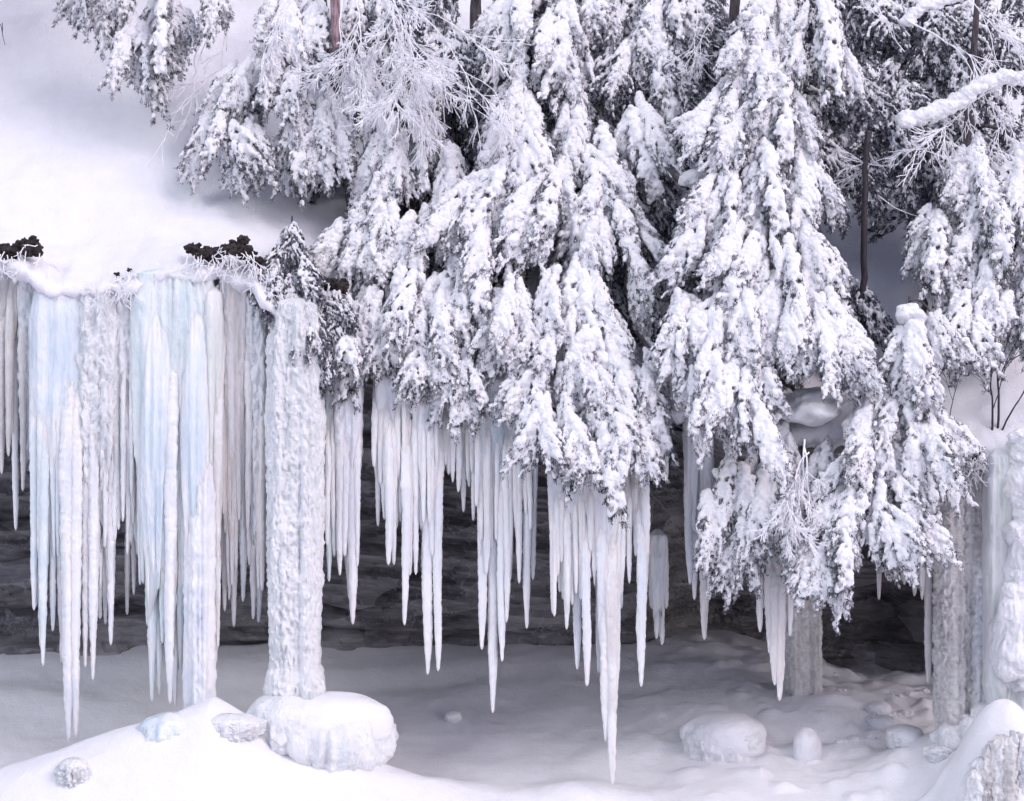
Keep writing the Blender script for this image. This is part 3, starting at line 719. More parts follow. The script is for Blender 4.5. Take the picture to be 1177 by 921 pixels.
# ------------------------------------------------------------------ snowy bough prototypes
def bough_proto(seed, snow=1.0, leaves=1.0, L=0.92, Wd=0.34, spread=0.75, leafmat=None, voxel=0.0115):
    g = np.random.default_rng(seed)
    nax = 26
    t = np.linspace(0, 1, nax)
    bend = g.uniform(-.12, .12)
    ax = np.stack([bend * t ** 2 * L, -0.34 * L * np.sin(t * np.pi * 0.62), -L * t ** 1.15 + 0.05 * np.sin(t * 3)], -1)
    tw = MB(); tw.tube(ax, np.linspace(0.012, 0.003, nax), 5)
    cen, rad, axs, el = [], [], [], []
    LV = []
    def leaf_spray(p, d, size, cnt):
        d = d / np.linalg.norm(d)
        for q in range(cnt):
            o = p + d * g.uniform(0, size) + g.normal(0, 0.010, 3)
            dd = d * 0.7 + np.array((g.uniform(-.8, .8), g.uniform(-.7, .4), -0.5)); dd /= np.linalg.norm(dd)
            s = np.cross(dd, g.normal(0, 1, 3)); s /= np.linalg.norm(s) + 1e-9
            l = g.uniform(.020, .044); w = g.uniform(.004, .008)
            LV.append((o - s * w * .6, o + dd * l * .5 - s * w, o + dd * l, o + dd * l * .5 + s * w))
    nside = int(30)
    for k in range(nside):
        tt = 0.05 + 0.93 * (k + g.uniform(-.3, .3)) / nside; tt = min(max(tt, .03), .98)
        p0 = np.array([np.interp(tt, t, ax[:, m]) for m in range(3)])
        sd = 1 if k % 2 else -1
        prof_ = math.sin(min(1, (tt + 0.12) * 1.25) * math.pi * 0.62) * (1.15 - 0.55 * tt)
        ln = Wd * prof_ * g.uniform(.75, 1.2)
        n = 8; s = np.linspace(0, 1, n)
        dx = sd * spread * g.uniform(.6, 1.1)
        pts = p0 + np.stack([dx * ln * (s - 0.30 * s ** 2) * 1.0, -g.uniform(.0, .35) * ln * np.sin(s * 2.2), -ln * (0.25 * s + 0.75 * s ** 1.7)], -1)
        tw.tube(pts, np.linspace(.005, .002, n), 4)
        # snow chain riding along the branchlet
        j = g.uniform(.05, .3); gap = g.uniform(0, 1) < 0.30
        rbase = g.uniform(.020, .050) * snow
        while j < 1.0:
            p = np.array([np.interp(j, s, pts[:, m]) for m in range(3)])
            d = np.array([np.interp(min(1, j + .1), s, pts[:, m]) for m in range(3)]) - np.array([np.interp(max(0, j - .1), s, pts[:, m]) for m in range(3)])
            r = rbase * (1.1 - 0.55 * j) * g.uniform(.5, 1.35)
            if g.uniform() < (0.35 if gap else 0.80):
                cen.append(p + np.array((g.normal(0, .008), -0.010 + g.normal(0, .008), 0.012 + 0.4 * r))); rad.append(r); axs.append(d + np.array((0, 0, -.02))); el.append(g.uniform(1.1, 2.3))
            j += g.uniform(0.6, 1.6) * 0.036 / max(ln, .05)
        # hanging leafy sprays, some with their own little load
        for q in range(int(5 + ln * 34)):
            j = g.uniform(.1, 1.02)
            p = np.array([np.interp(j, s, pts[:, m]) for m in range(3)]) + g.normal(0, .014, 3)
            d = np.array((g.uniform(-.6, .6) + dx * .3, g.uniform(-.8, .25), -1.0))
            sz = g.uniform(.03, .075)
            leaf_spray(p, d, sz, int(g.uniform(7, 13) * leaves))
            if g.uniform() < 0.42 * snow:
                dn = d / np.linalg.norm(d)
                rr = g.uniform(.010, .020) * (0.6 + 0.4 * snow)
                for w in (0.25, 0.6, 0.95):
                    if g.uniform() < .8:
                        cen.append(p + dn * sz * w + np.array((0, -.006, .006))); rad.append(rr * (1.2 - .5 * w)); axs.append(dn); el.append(1.7)
    for k in range(int(10 * snow)):
        j = g.uniform(.05, .85); p = np.array([np.interp(j, t, ax[:, m]) for m in range(3)])
        cen.append(p + np.array((g.normal(0, .02), -.01, .02))); rad.append(g.uniform(.018, .052) * (1 - .3 * j) * snow ** .5); axs.append((0, -.2, -1)); el.append(g.uniform(1, 1.6))
    sm = blobs_mesh('snow_load', cen, rad, axs, el, voxel, 0.010, seed)
    sm.materials.append(M_snowb)
    lv = np.array(LV).reshape(-1, 3); nq = len(LV)
    tw.add(lv, np.arange(nq * 4).reshape(-1, 4))
    fm = tw.mesh('bough', False)
    fm.materials.append(leafmat or M_leaf)
    return fm, sm
HEAVY = [bough_proto(100 + k, 1.18, 1.15, Wd=(.34, .42, .30, .38, .46, .33)[k], L=(.92, .8, 1.0, .7, .85, .6)[k]) for k in range(6)]
MEDIUM = [bough_proto(200 + k, 1.0, 1.3, Wd=(.34, .42, .30, .40)[k], L=(.92, .8, 1.0, .65)[k]) for k in range(4)]
SPARSE = [bough_proto(300 + k, 0.68, 2.0, leafmat=M_leaf_dark, spread=(.9, .6, 1.1, .8)[k], Wd=(.34, .42, .50, .40)[k], L=(.92, .8, .7, .6)[k]) for k in range(4)]
RIDGE = [bough_proto(400 + k, 1.0, 1.5, L=1.05, Wd=(.20, .26, .17, .23)[k], spread=(.7, .9, .6, .8)[k]) for k in range(4)]
_tri = sum(len(a.polygons) + len(b.polygons) for a, b in HEAVY + MEDIUM + SPARSE)
print('bough protos faces', _tri)

PR = random.Random(5)
def add_bough(root, p, roll, yaw, tilt, s, protos):
    fm, sm = PR.choice(protos)
    o = bpy.data.objects.new('bough', fm); COL.objects.link(o); o.parent = root
    o.location = tuple(np.asarray(p) - np.array(root.location))
    o.rotation_euler = (tilt, roll, yaw)
    m = 1 if PR.random() < .5 else -1
    o.scale = (s * m, s, s * PR.uniform(.9, 1.15))
    c = bpy.data.objects.new('snow_load', sm); COL.objects.link(c); c.parent = o
    return o

def cedar(label, base, top, sprays, Yt, Yb, protos, trunk_r=0.10, dens=1.0, scale=1.0, group='snow-laden cedars over the cliff edge', name='cedar_tree', extra_y=0.0, barkmat=None, trunk_pts=None, limbs=True, cap=100):
    """sprays: (apex_x, apex_y, tip_x, tip_y, half_width) in photo pixels; Yt/Yb: depth of the crown's face at its top/bottom rows"""
    ymin = min(s[1] for s in sprays); ymax = max(s[3] for s in sprays)
    def depth(py): return Yt + (Yb - Yt) * min(1, max(0, (py - ymin) / (ymax - ymin + 1e-6)))
    bx, by = base
    root = empty(name, (bx, by, float(slope_z(bx, by)) - 0.1)); tag(root, label, 'tree', group)
    r0 = np.array(root.location)
    tr = MB()
    tp = np.array(trunk_pts if trunk_pts is not None else [(bx, by, r0[2]), (bx * .97 + top[0] * .03, by - .15, r0[2] + .3 * (top[2] - r0[2])), ((bx + top[0]) / 2, (by + top[1]) / 2 - .1, r0[2] + .65 * (top[2] - r0[2])), top], float)
    tt = np.linspace(0, 1, len(tp)); T = np.linspace(0, 1, 40)
    line = np.stack([np.interp(T, tt, tp[:, m]) + 0.03 * vnoise(T * 5, m, bx, 44) for m in range(3)], -1)
    tr.tube(line - r0, trunk_r * (1 - 0.75 * T) * (1 + .08 * vnoise(T * 22, 0, bx, 45)), 12)
    places = []
    for (ax_, ay, tx, ty, hw) in sprays:
        A = at(ax_, ay, depth(ay)); B = at(tx, ty, depth(ty))
        ln = ty - ay
        if limbs:                                          # limb from the trunk out to the spray's apex and down its ridge
            q = line[np.argmin(np.abs(line[:, 2] - (A[2] + .25)))]
            mid = (q + A) / 2 + np.array((0, 0, .16))
            nn = 14; s = np.linspace(0, 1, nn)[:, None]
            lp = (1 - s) ** 2 * q + 2 * s * (1 - s) * mid + s ** 2 * A
            C2 = A + (B - A) * 0.55 + np.array((0, -.12, .1))
            s2 = np.linspace(.05, 1, nn)[:, None]
            lp2 = (1 - s2) ** 2 * A + 2 * s2 * (1 - s2) * (A + np.array((0, -.15, -.05))) + s2 ** 2 * C2
            lp = np.concatenate([lp, lp2])
            tr.tube(lp - r0, np.linspace(trunk_r * .32, .006, len(lp)), 6)
        n = max(2, int(round((ln * (hw + 12) / 820 + 1.6) * dens)))
        lean = math.atan2(tx - ax_, ln)
        blen = 66 * scale
        for k in range(n):
            u = (k + PR.uniform(.1, .9)) / n
            room = max(0, ln - blen * .85)
            v = u * room
            wloc = hw * (0.25 + 0.75 * min(1, v / (room + 1e-6) if room > 20 else u)) * .75
            off = PR.uniform(-1, 1) * wloc
            px = ax_ + (tx - ax_) * (v / ln) + off; py = ay + v
            dl = depth(py) - 0.22 * (1 - (off / (hw + 1)) ** 2) * min(1, v / 60 + .3) + PR.uniform(-.12, .18) + extra_y
            places.append((px, py, dl, -lean * .8 - off / (hw + 1) * R(32) + PR.gauss(0, .17), -(off / (hw + 1)) * .5))
    ridges = []
    if protos[0] is not SPARSE[0]:
        for (ax_, ay, tx, ty, hw) in sprays:
            L_ = m_of(ty - ay, depth(ay)); lean = math.atan2(tx - ax_, ty - ay)
            nr = 1
            for q in range(nr):
                o_ = PR.uniform(-.35, .35) * hw * (q + .3)
                ridges.append((ax_ + o_ * .3, ay + PR.uniform(0, 18), depth(ay) - .18, -lean - o_ / (hw + 1) * .35, PR.uniform(-.3, .3), min(1.5, L_ / 1.15)))
    places = places[:cap] if len(places) <= cap else PR.sample(places, cap)
    places = places[:max(1, cap - len(ridges))]
    for (px, py, dl, roll, yaw, s) in ridges:
        if px > -70: add_bough(root, at(px, py, dl), roll, yaw, PR.uniform(-.15, .1), s, RIDGE)
    for (px, py, dl, roll, yaw) in places:
        if py > 930 or px < -70: continue
        s = scale * PR.uniform(.6, 1.15)
        add_bough(root, at(px, py, dl), -roll if False else roll, yaw + PR.uniform(-.4, .4), PR.uniform(-.2, .2), s, protos)
    link('trunk', tr.mesh('trunk'), barkmat or M_bark, root)
    return root

def W3(px, py, Y): return tuple(at(px, py, Y))
# central cedar (two trees share the mass)
cedar('tall snow-laden cedar filling the centre, its lowest fringe hanging over the longest icicle', (0.9, 1.9), W3(700, -160, 2.2),
 [(665, 290, 625, 480, 50), (670, 290, 690, 500, 50), (720, 270, 745, 375, 30), (690, 360, 745, 505, 45), (650, 430, 645, 545, 48), (690, 450, 690, 585, 45), (730, 460, 750, 550, 30), (640, 340, 615, 430, 30),
  (700, 180, 640, 330, 45), (700, 200, 730, 330, 45), (660, 80, 670, 240, 42), (725, 110, 750, 250, 38), (615, 440, 625, 540, 25), (680, 400, 700, 520, 40), (745, 400, 762, 520, 24), (665, 110, 650, 250, 36), (690, 130, 705, 265, 36)], 1.7, -1.05, HEAVY, 0.14)
cedar('snow-laden cedar left of the centre, whose drooping boughs end above the central curtain', (-0.2, 2.2), W3(625, -160, 2.4),
 [(610, -30, 575, 80, 42), (650, -10, 620, 120, 38), (600, 80, 575, 180, 38), (590, 170, 545, 330, 42), (640, 180, 590, 300, 42), (560, 230, 565, 440, 40), (640, 290, 600, 400, 38), (600, 110, 610, 230, 32), (585, 300, 590, 420, 30), (530, 300, 545, 400, 30), (540, 200, 525, 300, 28)], 1.9, -0.3, HEAVY, 0.12)
cedar('snowy cedar crown at the top edge between the centre cedar and the great right cedar', (1.7, 3.2), W3(730, -200, 3.0),
 [(690, -40, 660, 110, 45), (760, -30, 715, 110, 42), (745, 30, 770, 160, 28), (720, -20, 690, 60, 40), (780, -30, 775, 70, 25), (640, -40, 600, 40, 30)], 2.4, 1.6, MEDIUM, 0.10)
# left-middle cedar
cedar('greyer snowy cedar in front of the dark leaning trunk, boughs over the paired long icicles', (-1.5, 1.9), W3(440, -60, 2.2),
 [(450, 200, 440, 330, 45), (415, 230, 400, 330, 40), (470, 280, 450, 440, 38), (510, 300, 495, 460, 40), (525, 380, 540, 468, 28), (430, 320, 430, 430, 30), (480, 120, 480, 230, 40), (440, 110, 430, 220, 38), (520, 160, 505, 290, 36), (400, 330, 398, 440, 20), (490, 230, 480, 340, 40), (415, 60, 420, 160, 30), (500, 60, 470, 160, 30), (480, 380, 478, 450, 26)], 1.7, -0.35, MEDIUM + HEAVY[:2], 0.09)
# great right cedar
cedar('great snow-white cedar right of centre with a long bright ridge down its face', (3.9, 1.6), W3(905, -160, 1.9),
 [(890, -20, 850, 130, 50), (940, -10, 930, 110, 40), (900, 60, 880, 190, 45), (850, 80, 800, 190, 42), (965, 50, 960, 115, 22), (880, 150, 880, 290, 50), (920, 180, 935, 270, 42), (840, 180, 795, 310, 52)], 1.2, 0.1, HEAVY, 0.15)
cedar('lower snow-white cedar beneath the great right cedar, boughs over the four-icicle group', (3.3, 0.9), W3(880, 150, 0.9),
 [(870, 240, 800, 400, 58), (900, 260, 890, 400, 52), (930, 250, 965, 350, 42), (830, 310, 815, 500, 46), (860, 340, 850, 480, 42), (920, 330, 905, 420, 36), (950, 330, 975, 450, 45), (795, 420, 815, 505, 30), (850, 420, 870, 515, 28), (965, 380, 990, 455, 30), (780, 330, 790, 430, 24)], 0.1, -0.9, HEAVY, 0.11)
# lower right
cedar('snowy cedar bowed over the cave mouth with a round snow cap on its bent leader', (5.2, 0.55), W3(1046, 345, -0.3),
 [(1045, 350, 1030, 500, 30), (1035, 430, 1062, 565, 42), (1000, 490, 960, 640, 48), (965, 560, 940, 685, 42), (1010, 520, 1020, 640, 38), (1010, 440, 1000, 560, 40), (1070, 360, 1095, 425, 26), (1045, 480, 1060, 570, 36)], -0.2, -1.0, HEAVY, 0.06)
cedar('grey sparsely-snowed cedar bough mass left of the cave, beside the hoar-frosted twigs', (4.0, 0.5), W3(890, 440, 0.1),
 [(880, 500, 860, 620, 42), (845, 510, 825, 625, 38), (860, 580, 862, 658, 34), (925, 580, 930, 655, 24), (900, 480, 900, 570, 40), (950, 500, 950, 600, 34)], -0.1, -0.6, MEDIUM, 0.05)
# right edge
cedar('snow-laden cedar hanging from the upper right over the bare saplings', (6.6, 1.8), W3(1130, -100, 1.9),
 [(1080, 230, 1070, 345, 45), (1140, 190, 1120, 400, 45), (1175, 270, 1165, 420, 38), (1100, 320, 1120, 415, 30), (1120, 150, 1100, 260, 40), (1170, 160, 1165, 280, 36)], 1.2, 0.3, HEAVY[:2] + MEDIUM, 0.10)
# top-left clusters
TUFT = cedar('small snowy cedar tuft reaching into the top left over the open slope, with unseen shade boughs added above', (-5.2, 3.2), W3(130, -520, 2.2),
 [(150, -25, 130, 35, 30), (190, -25, 168, 108, 34), (205, -5, 205, 75, 28), (105, -30, 105, 20, 24), (160, 20, 165, 100, 22)], 2.0, 1.6, MEDIUM, 0.05)
shade_limbs = MB(); t0_ = np.array(TUFT.location)
for k in range(40):  # unseen boughs added above the view to shade the upper left slope
    q = at(PR.uniform(-420, 160), PR.uniform(-500, -110), PR.uniform(1.0, 2.6))
    add_bough(TUFT, q, PR.uniform(-.4, .4), PR.uniform(-.6, .6), PR.uniform(-.3, .3), 1.35, MEDIUM)
    py_ = 460.5 - (q[2] - CAM_Z) * FPX / (2.2 - CAM_Y)
    a_ = at(160 - (py_ + 100) * .03, py_ + 20, 2.3); c_ = np.linspace(0, 1, 12)[:, None]
    shade_limbs.tube(a_ * (1 - c_) + q * c_ + np.array((0, 0, .35)) * c_ * (1 - c_) - t0_, np.linspace(.03, .008, 12), 6)
link('limbs', shade_limbs.mesh('limbs'), M_bark, TUFT)  # limbs tying the added shade boughs to the trunk
cedar('snowy cedar on the left of the dark leaning trunk with separate hanging tassels', (-2.6, 2.0), W3(365, -80, 2.0),
 [(345, 20, 322, 140, 38), (350, 100, 355, 215, 36), (262, 100, 240, 200, 24), (288, 130, 285, 220, 20), (375, 100, 385, 210, 32), (300, 50, 275, 130, 32), (330, -20, 320, 60, 42), (370, -10, 365, 80, 32), (250, -20, 240, 30, 20)], 1.7, 0.9, HEAVY[:3] + MEDIUM, 0.05)
# small dark cedar at the lip
cedar('small dark grey-green cedar sapling at the cliff lip beside the pillar top', (-2.9, 0.35), W3(335, 255, 0.2),
 [(335, 255, 330, 340, 26), (345, 290, 350, 390, 34), (365, 330, 368, 440, 28), (385, 330, 395, 400, 20), (320, 300, 322, 360, 18)], 0.1, -0.45, SPARSE, 0.03, dens=1.5, scale=.75)
# background: darker trees behind
def region(x0, x1, y0, y1, n, hw=45, ln=110, seed=1):
    g = random.Random(seed); out = []
    for k in range(n):
        x = g.uniform(x0, x1); y = g.uniform(y0, y1 - ln)
        out.append((x, y, x + g.uniform(-25, 25), y + ln, hw))
    return out
GB = 'dark cedars standing behind the snowy ones'
cedar('dark cedar behind the crown in the top centre, seen through its gaps', (0.8, 4.3), W3(660, -200, 4.2), region(520, 800, -60, 440, 22, seed=1), 2.6, 1.0, SPARSE, 0.13, limbs=False, group=GB, dens=.9)
cedar('dark cedar showing in the gap above the round snow pillow, right of the centre cedar', (1.9, 3.9), W3(770, -200, 3.6), region(690, 850, -40, 330, 12, seed=21), 2.5, 1.1, SPARSE, 0.12, limbs=False, group=GB, dens=.9)
cedar('dark cedar at the top centre over the black gap', (-0.6, 4.5), W3(560, -200, 3.6), region(480, 660, -90, 150, 14, seed=22), 2.6, 1.9, SPARSE, 0.12, limbs=False, group=GB, dens=.9)
cedar('dark cedar behind the left-of-centre cedar, around the black gap at the top', (-1.3, 4.6), W3(520, -200, 4.4), region(400, 600, -60, 330, 14, seed=2), 3.4, 1.8, SPARSE, 0.12, limbs=False, group=GB, dens=.9)
cedar('dark cedar behind the great right cedar', (3.4, 3.6), W3(860, -200, 3.6), region(760, 980, -60, 480, 18, seed=3), 2.6, 0.7, SPARSE, 0.13, limbs=False, group=GB, dens=.9)
cedar('dark grey-green cedar filling the upper right behind the snow-loaded limb', (5.0, 4.1), W3(1010, -200, 4.0), region(940, 1100, -60, 340, 20, seed=4), 3.0, 1.5, SPARSE, 0.13, limbs=False, group=GB)
cedar('dark grey-green cedar at the top right corner of the view', (6.6, 4.3), W3(1130, -200, 4.2), region(1060, 1230, -60, 350, 27, seed=5), 3.2, 1.5, SPARSE, 0.13, limbs=False, group=GB)
cedar('dark cedar behind the gap between the great right cedar and the loaded limb', (4.6, 3.9), W3(985, -200, 3.9), region(900, 1080, -90, 290, 18, seed=23), 2.7, 1.6, SPARSE, 0.12, limbs=False, group=GB)
cedar('frost-grey cedar behind the bright twigs near the top, left of the black gap', (-2.2, 4.2), W3(450, -200, 4.0), region(395, 510, -60, 260, 11, seed=6), 2.9, 1.8, SPARSE[:2] + MEDIUM[:1], 0.10, limbs=False, group=GB)

# ------------------------------------------------------------------ bare frosted trees and twigs
def branching(mb, p, d, ln, r, depth, g, grav=-0.25, spread=.5, rmin=0.0055, planar=0.4, kids=(3, 5), curl=.10):
    n = max(4, int(ln / 0.06)); pts = [p.copy()]; dd = d / np.linalg.norm(d)
    for k in range(n):
        dd = dd + np.array((g.normal(0, curl), g.normal(0, curl * planar), g.normal(0, curl) + grav * .06)); dd /= np.linalg.norm(dd)
        pts.append(pts[-1] + dd * ln / n)
    pts = np.array(pts); rr = np.linspace(r, max(r * .45, rmin), len(pts))
    mb.tube(pts, rr, 5 if r < .015 else 8)
    if depth <= 0: return pts
    nk = g.integers(kids[0], kids[1] + 1)
    for k in range(nk):
        f = g.uniform(.25, 1.0); i = int(f * (len(pts) - 1)); q = pts[i]
        dl = pts[min(i + 1, len(pts) - 1)] - pts[max(0, i - 1)]; dl /= np.linalg.norm(dl)
        side = np.array((g.normal(0, 1), g.normal(0, planar), g.normal(0, 1) * .8 )); side /= np.linalg.norm(side)
        nd = dl + side * spread * g.uniform(.7, 1.5)
        branching(mb, q, nd, ln * g.uniform(.38, .62), max(r * .5, rmin), depth - 1, g, grav, spread, rmin, planar, kids, curl)
    return pts
def frosted(name, label, base, starts, seed, m=M_frost, group=None, cat='bare tree'):
    """starts: list of (px0, py0, Y0, px1, py1, Y1, r, depth, kids)"""
    g = np.random.default_rng(seed)
    root = empty(name, base); tag(root, label, cat, group); r0 = np.array(base)
    for (a, b, c_, d_, e, f, r, dep, kids) in starts:
        A = at(a, b, c_); B = at(d_, e, f); mb = MB()
        branching(mb, A - r0, B - A, float(np.linalg.norm(B - A)), r, dep, g, kids=kids)
        link('branch', mb.mesh('branch'), m, root)
    return root
base = W3(330, -60, 1.6)
frosted('bare_tree', 'hoar-frosted bare branches fanning across the top, right of the reddish trunk', W3(400, -60, 1.5),
  [(400, -40, .75, 500, 60, .5, .016, 4, (4, 6)), (410, -40, .75, 560, 50, .6, .016, 4, (4, 6)), (400, -30, .7, 440, 90, .5, .014, 4, (4, 6)), (390, -30, .7, 400, 80, .5, .014, 3, (4, 6)), (440, -30, .7, 545, 110, .5, .014, 3, (4, 6)), (360, -20, .8, 290, 45, .7, .014, 4, (4, 5)), (430, -40, .7, 480, 100, .4, .014, 4, (4, 6))], 3)
frosted('bare_tree', 'thin frosted twigs drooping over the open slope beside the top left tuft', W3(300, -40, 1.8),
  [(250, 30, 1.7, 190, 130, 1.5, .007, 3, (3, 4)), (230, 50, 1.7, 215, 150, 1.5, .007, 3, (3, 4)), (270, 0, 1.7, 240, 60, 1.5, .006, 2, (2, 3)), (255, 80, 1.6, 160, 110, 1.5, .006, 2, (3, 4)), (320, 110, 1.2, 250, 95, 1.1, .006, 2, (3, 4))], 4)
frosted('bare_tree', 'frosted twiggy branches around the snow-loaded limb in the upper right', W3(1177, 60, 1.4),
  [(1150, 100, 1.0, 1010, 160, 0.9, .010, 4, (3, 5)), (1040, 20, 1.2, 1120, 110, 1.0, .014, 3, (3, 5)), (1100, -20, 1.3, 1177, 70, 1.1, .010, 3, (3, 5)), (1060, 150, 1.0, 1080, 205, .9, .008, 3, (3, 4)), (1110, 140, 1.0, 1150, 230, .9, .008, 4, (3, 5)), (1140, 120, 1.0, 1175, 200, .9, .008, 3, (3, 5)), (1040, 60, 1.1, 1010, 10, 1.0, .008, 3, (3, 4)), (1010, 225, .9, 1075, 270, .9, .006, 3, (3, 4)), (1050, 170, .9, 1130, 190, .8, .008, 4, (3, 5))], 5)
frosted('frosted_shrub', 'lacy hoar-frosted twigs hanging left of the cave mouth above the cream icicles', W3(930, 500, -0.6),
  [(925, 505, -1.0, 905, 600, -1.3, .014, 4, (4, 6)), (930, 520, -1.0, 870, 570, -1.3, .012, 3, (4, 5)), (925, 515, -1.0, 945, 580, -1.3, .012, 3, (4, 5)), (920, 530, -1.05, 880, 600, -1.3, .012, 3, (4, 5)), (915, 540, -1.1, 925, 605, -1.35, .012, 3, (4, 5))], 6, cat='shrub')
frosted('bare_tree', 'frosted grey twigs in the dark gap between the centre cedar and the great right cedar', W3(800, -40, 1.9),
  [(800, -10, 1.6, 815, 70, 1.4, .008, 3, (3, 5)), (820, 20, 1.6, 785, 90, 1.4, .008, 3, (3, 5)), (545, 120, 1.5, 575, 60, 1.3, .006, 2, (3, 4)), (770, 490, .6, 745, 400, .2, .008, 3, (3, 5))], 7)
# dark saplings at the right
g = np.random.default_rng(12)
def sapling(label, base_px, top_px, Y, r, dep, seed, group='bare dark saplings on the right lip'):
    g = np.random.default_rng(seed)
    A = at(*base_px, Y); A[2] = float(slope_z(A[0], Y)) - .05 if Y > 0.0 else A[2]; B = at(*top_px, Y)
    root = empty('bare_sapling', tuple(A)); tag(root, label, 'sapling', group)
    mb = MB(); branching(mb, np.zeros(3), B - A, float(np.linalg.norm(B - A)), r, dep, g, grav=0.1, spread=.5, rmin=.003, kids=(3, 5), curl=.05)
    link('stem', mb.mesh('stem'), M_twig, root)
sapling('thin upright leafless dark sapling, leftmost of the three standing over the pale ice column', (1140, 505), (1150, 395), 0.1, .016, 2, 1)
sapling('leafless dark sapling with a slight lean, tallest over the pale ice column', (1146, 505), (1168, 385), 0.12, .018, 2, 2)
sapling('leafless dark sapling curving to the right edge above the pale ice column', (1150, 510), (1185, 410), 0.08, .014, 2, 3)
sapling('frosty thin twig standing on the snow left of the dark saplings', (1090, 490), (1100, 420), 0.15, .008, 2, 4)
for (a, b, c_, d_, lab) in [(6, 52, 0, 34, 'tiny dark twig poking from the snow slope at the left edge')]:
    Y0 = next(Y for Y in np.arange(0, 9, .02) if at(a, b, Y)[2] <= slope_z(at(a, b, Y)[0], Y))
    A = at(a, b, Y0); root = empty('bare_sapling', tuple(A)); tag(root, lab, 'twig')
    mb = MB(); branching(mb, np.zeros(3), at(c_, d_, Y0 - .1) - A, float(np.linalg.norm(at(c_, d_, Y0) - A)), .004, 1, np.random.default_rng(a), kids=(1, 2)); link('stem', mb.mesh('stem'), M_twig, root)
# snow-loaded thick limb
def limb(label, pts, r, seed):
    P = np.array([at(*p) for p in pts]); org = P[0].copy(); P = P - org
    T = np.linspace(0, 1, 60); tt = np.linspace(0, 1, len(P))
    ln = np.stack([np.interp(T, tt, P[:, m]) for m in range(3)], -1)
    for _ in range(6): ln[1:-1] = (ln[:-2] + ln[1:-1] * 2 + ln[2:]) / 4
    root = empty('fallen_branch', tuple(org)); tag(root, label, 'branch')
    mb = MB(); mb.tube(ln, np.linspace(r, r * .5, 60), 8); link('wood', mb.mesh('wood'), M_twig, root)
    g = np.random.default_rng(seed)
    cen, rad = [], []
    for k in range(200):
        i = g.integers(0, 60); rr = r * g.uniform(.45, 1.25) * (1 - .35 * i / 60)
        cen.append(ln[i] + (g.normal(0, r * .25), -r * .3 + g.normal(0, r * .32), r * .55 + g.normal(0, r * .42))); rad.append(rr)
    me = blobs_mesh('snow_load', cen, rad, np.tile((1.0, 0, 0), (len(cen), 1)), np.full(len(cen), 1.5), 0.014, .012, seed)
    link('snow_load', me, M_snowb, root)
limb('thick limb loaded with smooth snow crossing the upper right dark cedars', [(1035, 142, .75), (1070, 136, .72), (1100, 120, .7), (1128, 102, .7), (1150, 92, .72), (1200, 96, .75)], .085, 1)
limb('snow-covered branch at the top right, above the thick loaded limb', [(1040, 30, 1.3), (1060, 10, 1.3), (1100, 2, 1.3), (1140, -14, 1.3)], .06, 2)
limb('short stub of snow-loaded wood left of the hoar-frosted shrub', [(862, 505, -.75), (880, 493, -.78), (895, 480, -.7)], .04, 3)

# leaning dark trunk with reddish upper bark
P = np.array([at(*p) for p in [(418, 262, 1.55), (412, 225, 1.45), (408, 180, 1.35), (400, 130, 1.25), (390, 80, 1.15), (386, 30, 1.1), (384, -30, 1.1), (384, -90, 1.1)]])
org = P[0].copy(); P -= org
root = empty('leaning_trunk', tuple(org)); tag(root, 'dark furrowed tree trunk leaning left at the top, its upper bark reddish', 'tree trunk')
T = np.linspace(0, 1, 90); tt = np.linspace(0, 1, len(P)); ln = np.stack([np.interp(T, tt, P[:, m]) for m in range(3)], -1)
mb = MB(); mb.tube(ln[:58], .20 - .08 * T[:58] + .015 * vnoise(T[:58] * 40, 0, 0, 3), 18); link('lower_trunk', mb.mesh('lower_trunk'), M_bark, root)
mb = MB(); mb.tube(ln[55:], .085 - .02 * T[55:], 14); link('upper_trunk', mb.mesh('upper_trunk'), M_bark_red, root)['label'] = 'reddish peeling bark'
# dark stems seen under the right trees
for (a, b, c_, d_, lab) in [(996, 200, 990, 425, 'dark straight stem in the snowy gap left of the bowed cedar'), (1098, 380, 1110, 425, 'short dark stem on the snow right of the bowed cedar'), (1062, 360, 1060, 420, 'dark stem just right of the bowed cedar leader')]:
    A, B = at(a, b, .9), at(c_, d_, .9); B[2] = float(slope_z(B[0], .9)) - .05
    root = empty('broken_tree', tuple(B)); tag(root, lab, 'tree trunk')
    mb = MB(); mb.tube(np.linspace(B, A + (0, 0, .6), 14) - B + 0.012 * g.normal(0, 1, (14, 3)), np.linspace(.05, .04, 14), 8); link('stem', mb.mesh('stem'), M_twig, root)

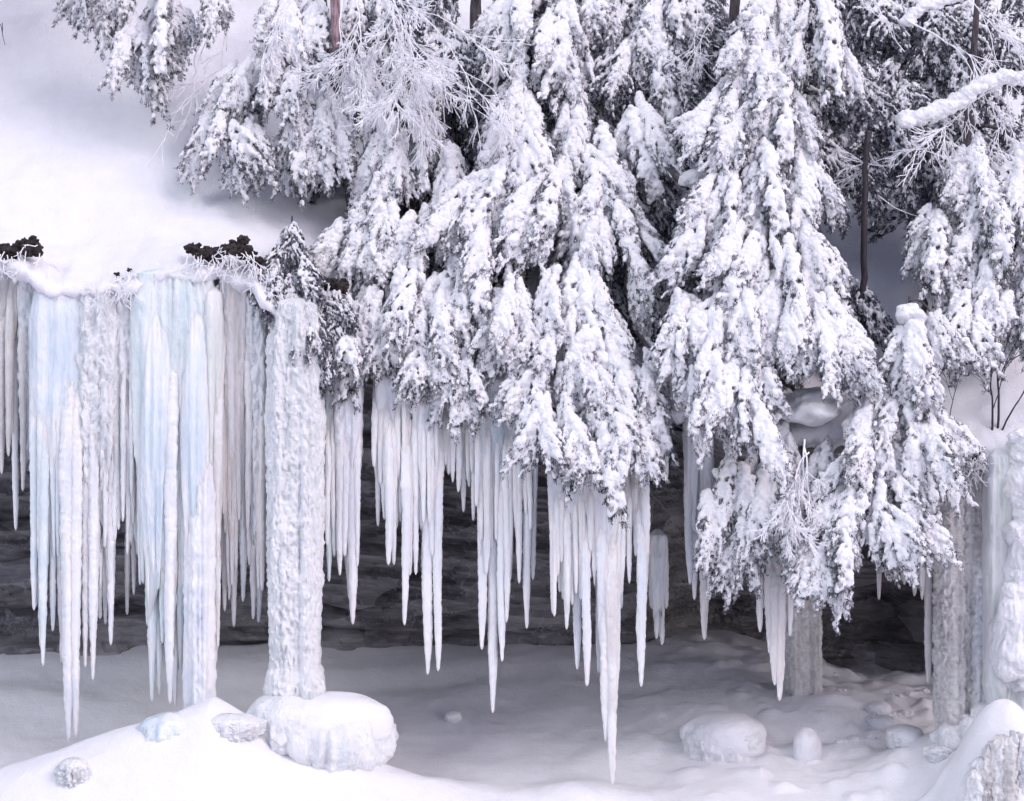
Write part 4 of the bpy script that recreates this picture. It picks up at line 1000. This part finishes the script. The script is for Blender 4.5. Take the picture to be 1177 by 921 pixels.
# ------------------------------------------------------------------ turf clumps at the lip, with rimed roots
def turf(label, pts, seed, group='dark turf clumps on the cliff lip', Y=-0.2, roots=24, rlen=26):
    g = np.random.default_rng(seed)
    Y = Y - .08; pts = [(a_, b_ + 5, c_) for a_, b_, c_ in pts]; P = np.array([at(px, py, Y) for px, py, r in pts]); org = P[0].copy()
    cen, rad = [], []
    for (px, py, r), p in zip(pts, P):
        for k in range(22):
            cen.append(p - org + np.clip(g.normal(0, m_of(r, Y) * .45, 3), -m_of(r, Y) * .8, m_of(r, Y) * .8)); rad.append(m_of(r, Y) * g.uniform(.12, .5))
    root = empty('turf_clump', tuple(org)); tag(root, label, 'turf', group)
    me = blobs_mesh('sod', cen, rad, np.tile((1.0, 0, 0), (len(cen), 1)), np.full(len(cen), 1.5), .011, .022, seed)
    link('sod', me, M_turf, root)
    mb = MB()
    for k in range(roots):
        px, py, r = pts[g.integers(0, len(pts))]
        A = at(px + g.uniform(-r, r) * 1.3, py + g.uniform(0, r), Y - .1) - org
        branching(mb, A, np.array((g.uniform(-.3, .6), g.uniform(-.6, 0), -1.0)), m_of(rlen, Y) * g.uniform(.4, 1.5), .008, 1, g, rmin=.005, kids=(2, 5), curl=.32)
    link('roots', mb.mesh('roots'), M_frost, root)
turf('dark turf clump at the left edge over the blue-grey icicles', [(5, 284, 9), (18, 280, 8), (30, 279, 9), (38, 274, 8), (40, 283, 8), (10, 290, 7)], 1, roots=16)
turf('long dark turf clump with rimed roots over the cream tinted ice', [(223, 283, 8), (233, 288, 9), (243, 290, 9), (252, 288, 9), (262, 283, 10), (272, 280, 11), (280, 284, 9), (286, 292, 8), (296, 298, 8), (306, 303, 7)], 2, roots=46)
turf('small dark turf lump half under snow beside the grey-green sapling', [(382, 323, 7), (392, 324, 8), (375, 320, 4)], 3, roots=4)
turf('tuft of rimed roots and turf on the lip between the two blue falls', [(118, 318, 3), (135, 312, 3), (148, 306, 3), (140, 318, 3)], 4, roots=36, rlen=24)
turf('tangle of rimed roots and turf left of the bare saplings', [(1090, 516, 6), (1105, 520, 7), (1120, 520, 7), (1130, 512, 6), (1095, 505, 5)], 5, Y=-0.15, roots=36)

# smooth pillows of snow caught among the boughs
def pillow(label, px, py, w, h, Y, seed, tail=None):
    rx, rz = m_of(w, Y) / 2, m_of(h, Y) / 2
    me = fluted_mound('snow_pillow', 0, 0, 0, rx, rx * .7, rz, seed * 3.1, 0.02, 0.0, e=1.0, pm=.99, lump=.3)
    o = link('snow_pillow', me, M_snowb, None, tuple(at(px, py, Y))); o.rotation_euler = (0, 0.25 * math.sin(seed * 2.3), seed)
    tag(o, label, 'snow')
pillow('smooth round snow cap on the bent leader of the bowed cedar', 1047, 362, 42, 26, -0.5, 1)
pillow('round snow pillow in the gap left of the great right cedar', 800, 205, 36, 22, .7, 3)
pillow('broad snow shelf under the lower right cedar above the frosted shrub', 935, 468, 90, 44, -0.2, 4)
pillow('snow shelf beside the centre cedar in the shaded gap', 760, 440, 40, 60, .3, 5)
pillow('snow shelf caught behind the central cedar on its right', 775, 235, 40, 40, 1.4, 6)
pillow('smooth snow drape between the frosted shrub and the bowed cedar', 985, 490, 40, 40, -0.5, 7)
print('objects', len(bpy.data.objects))
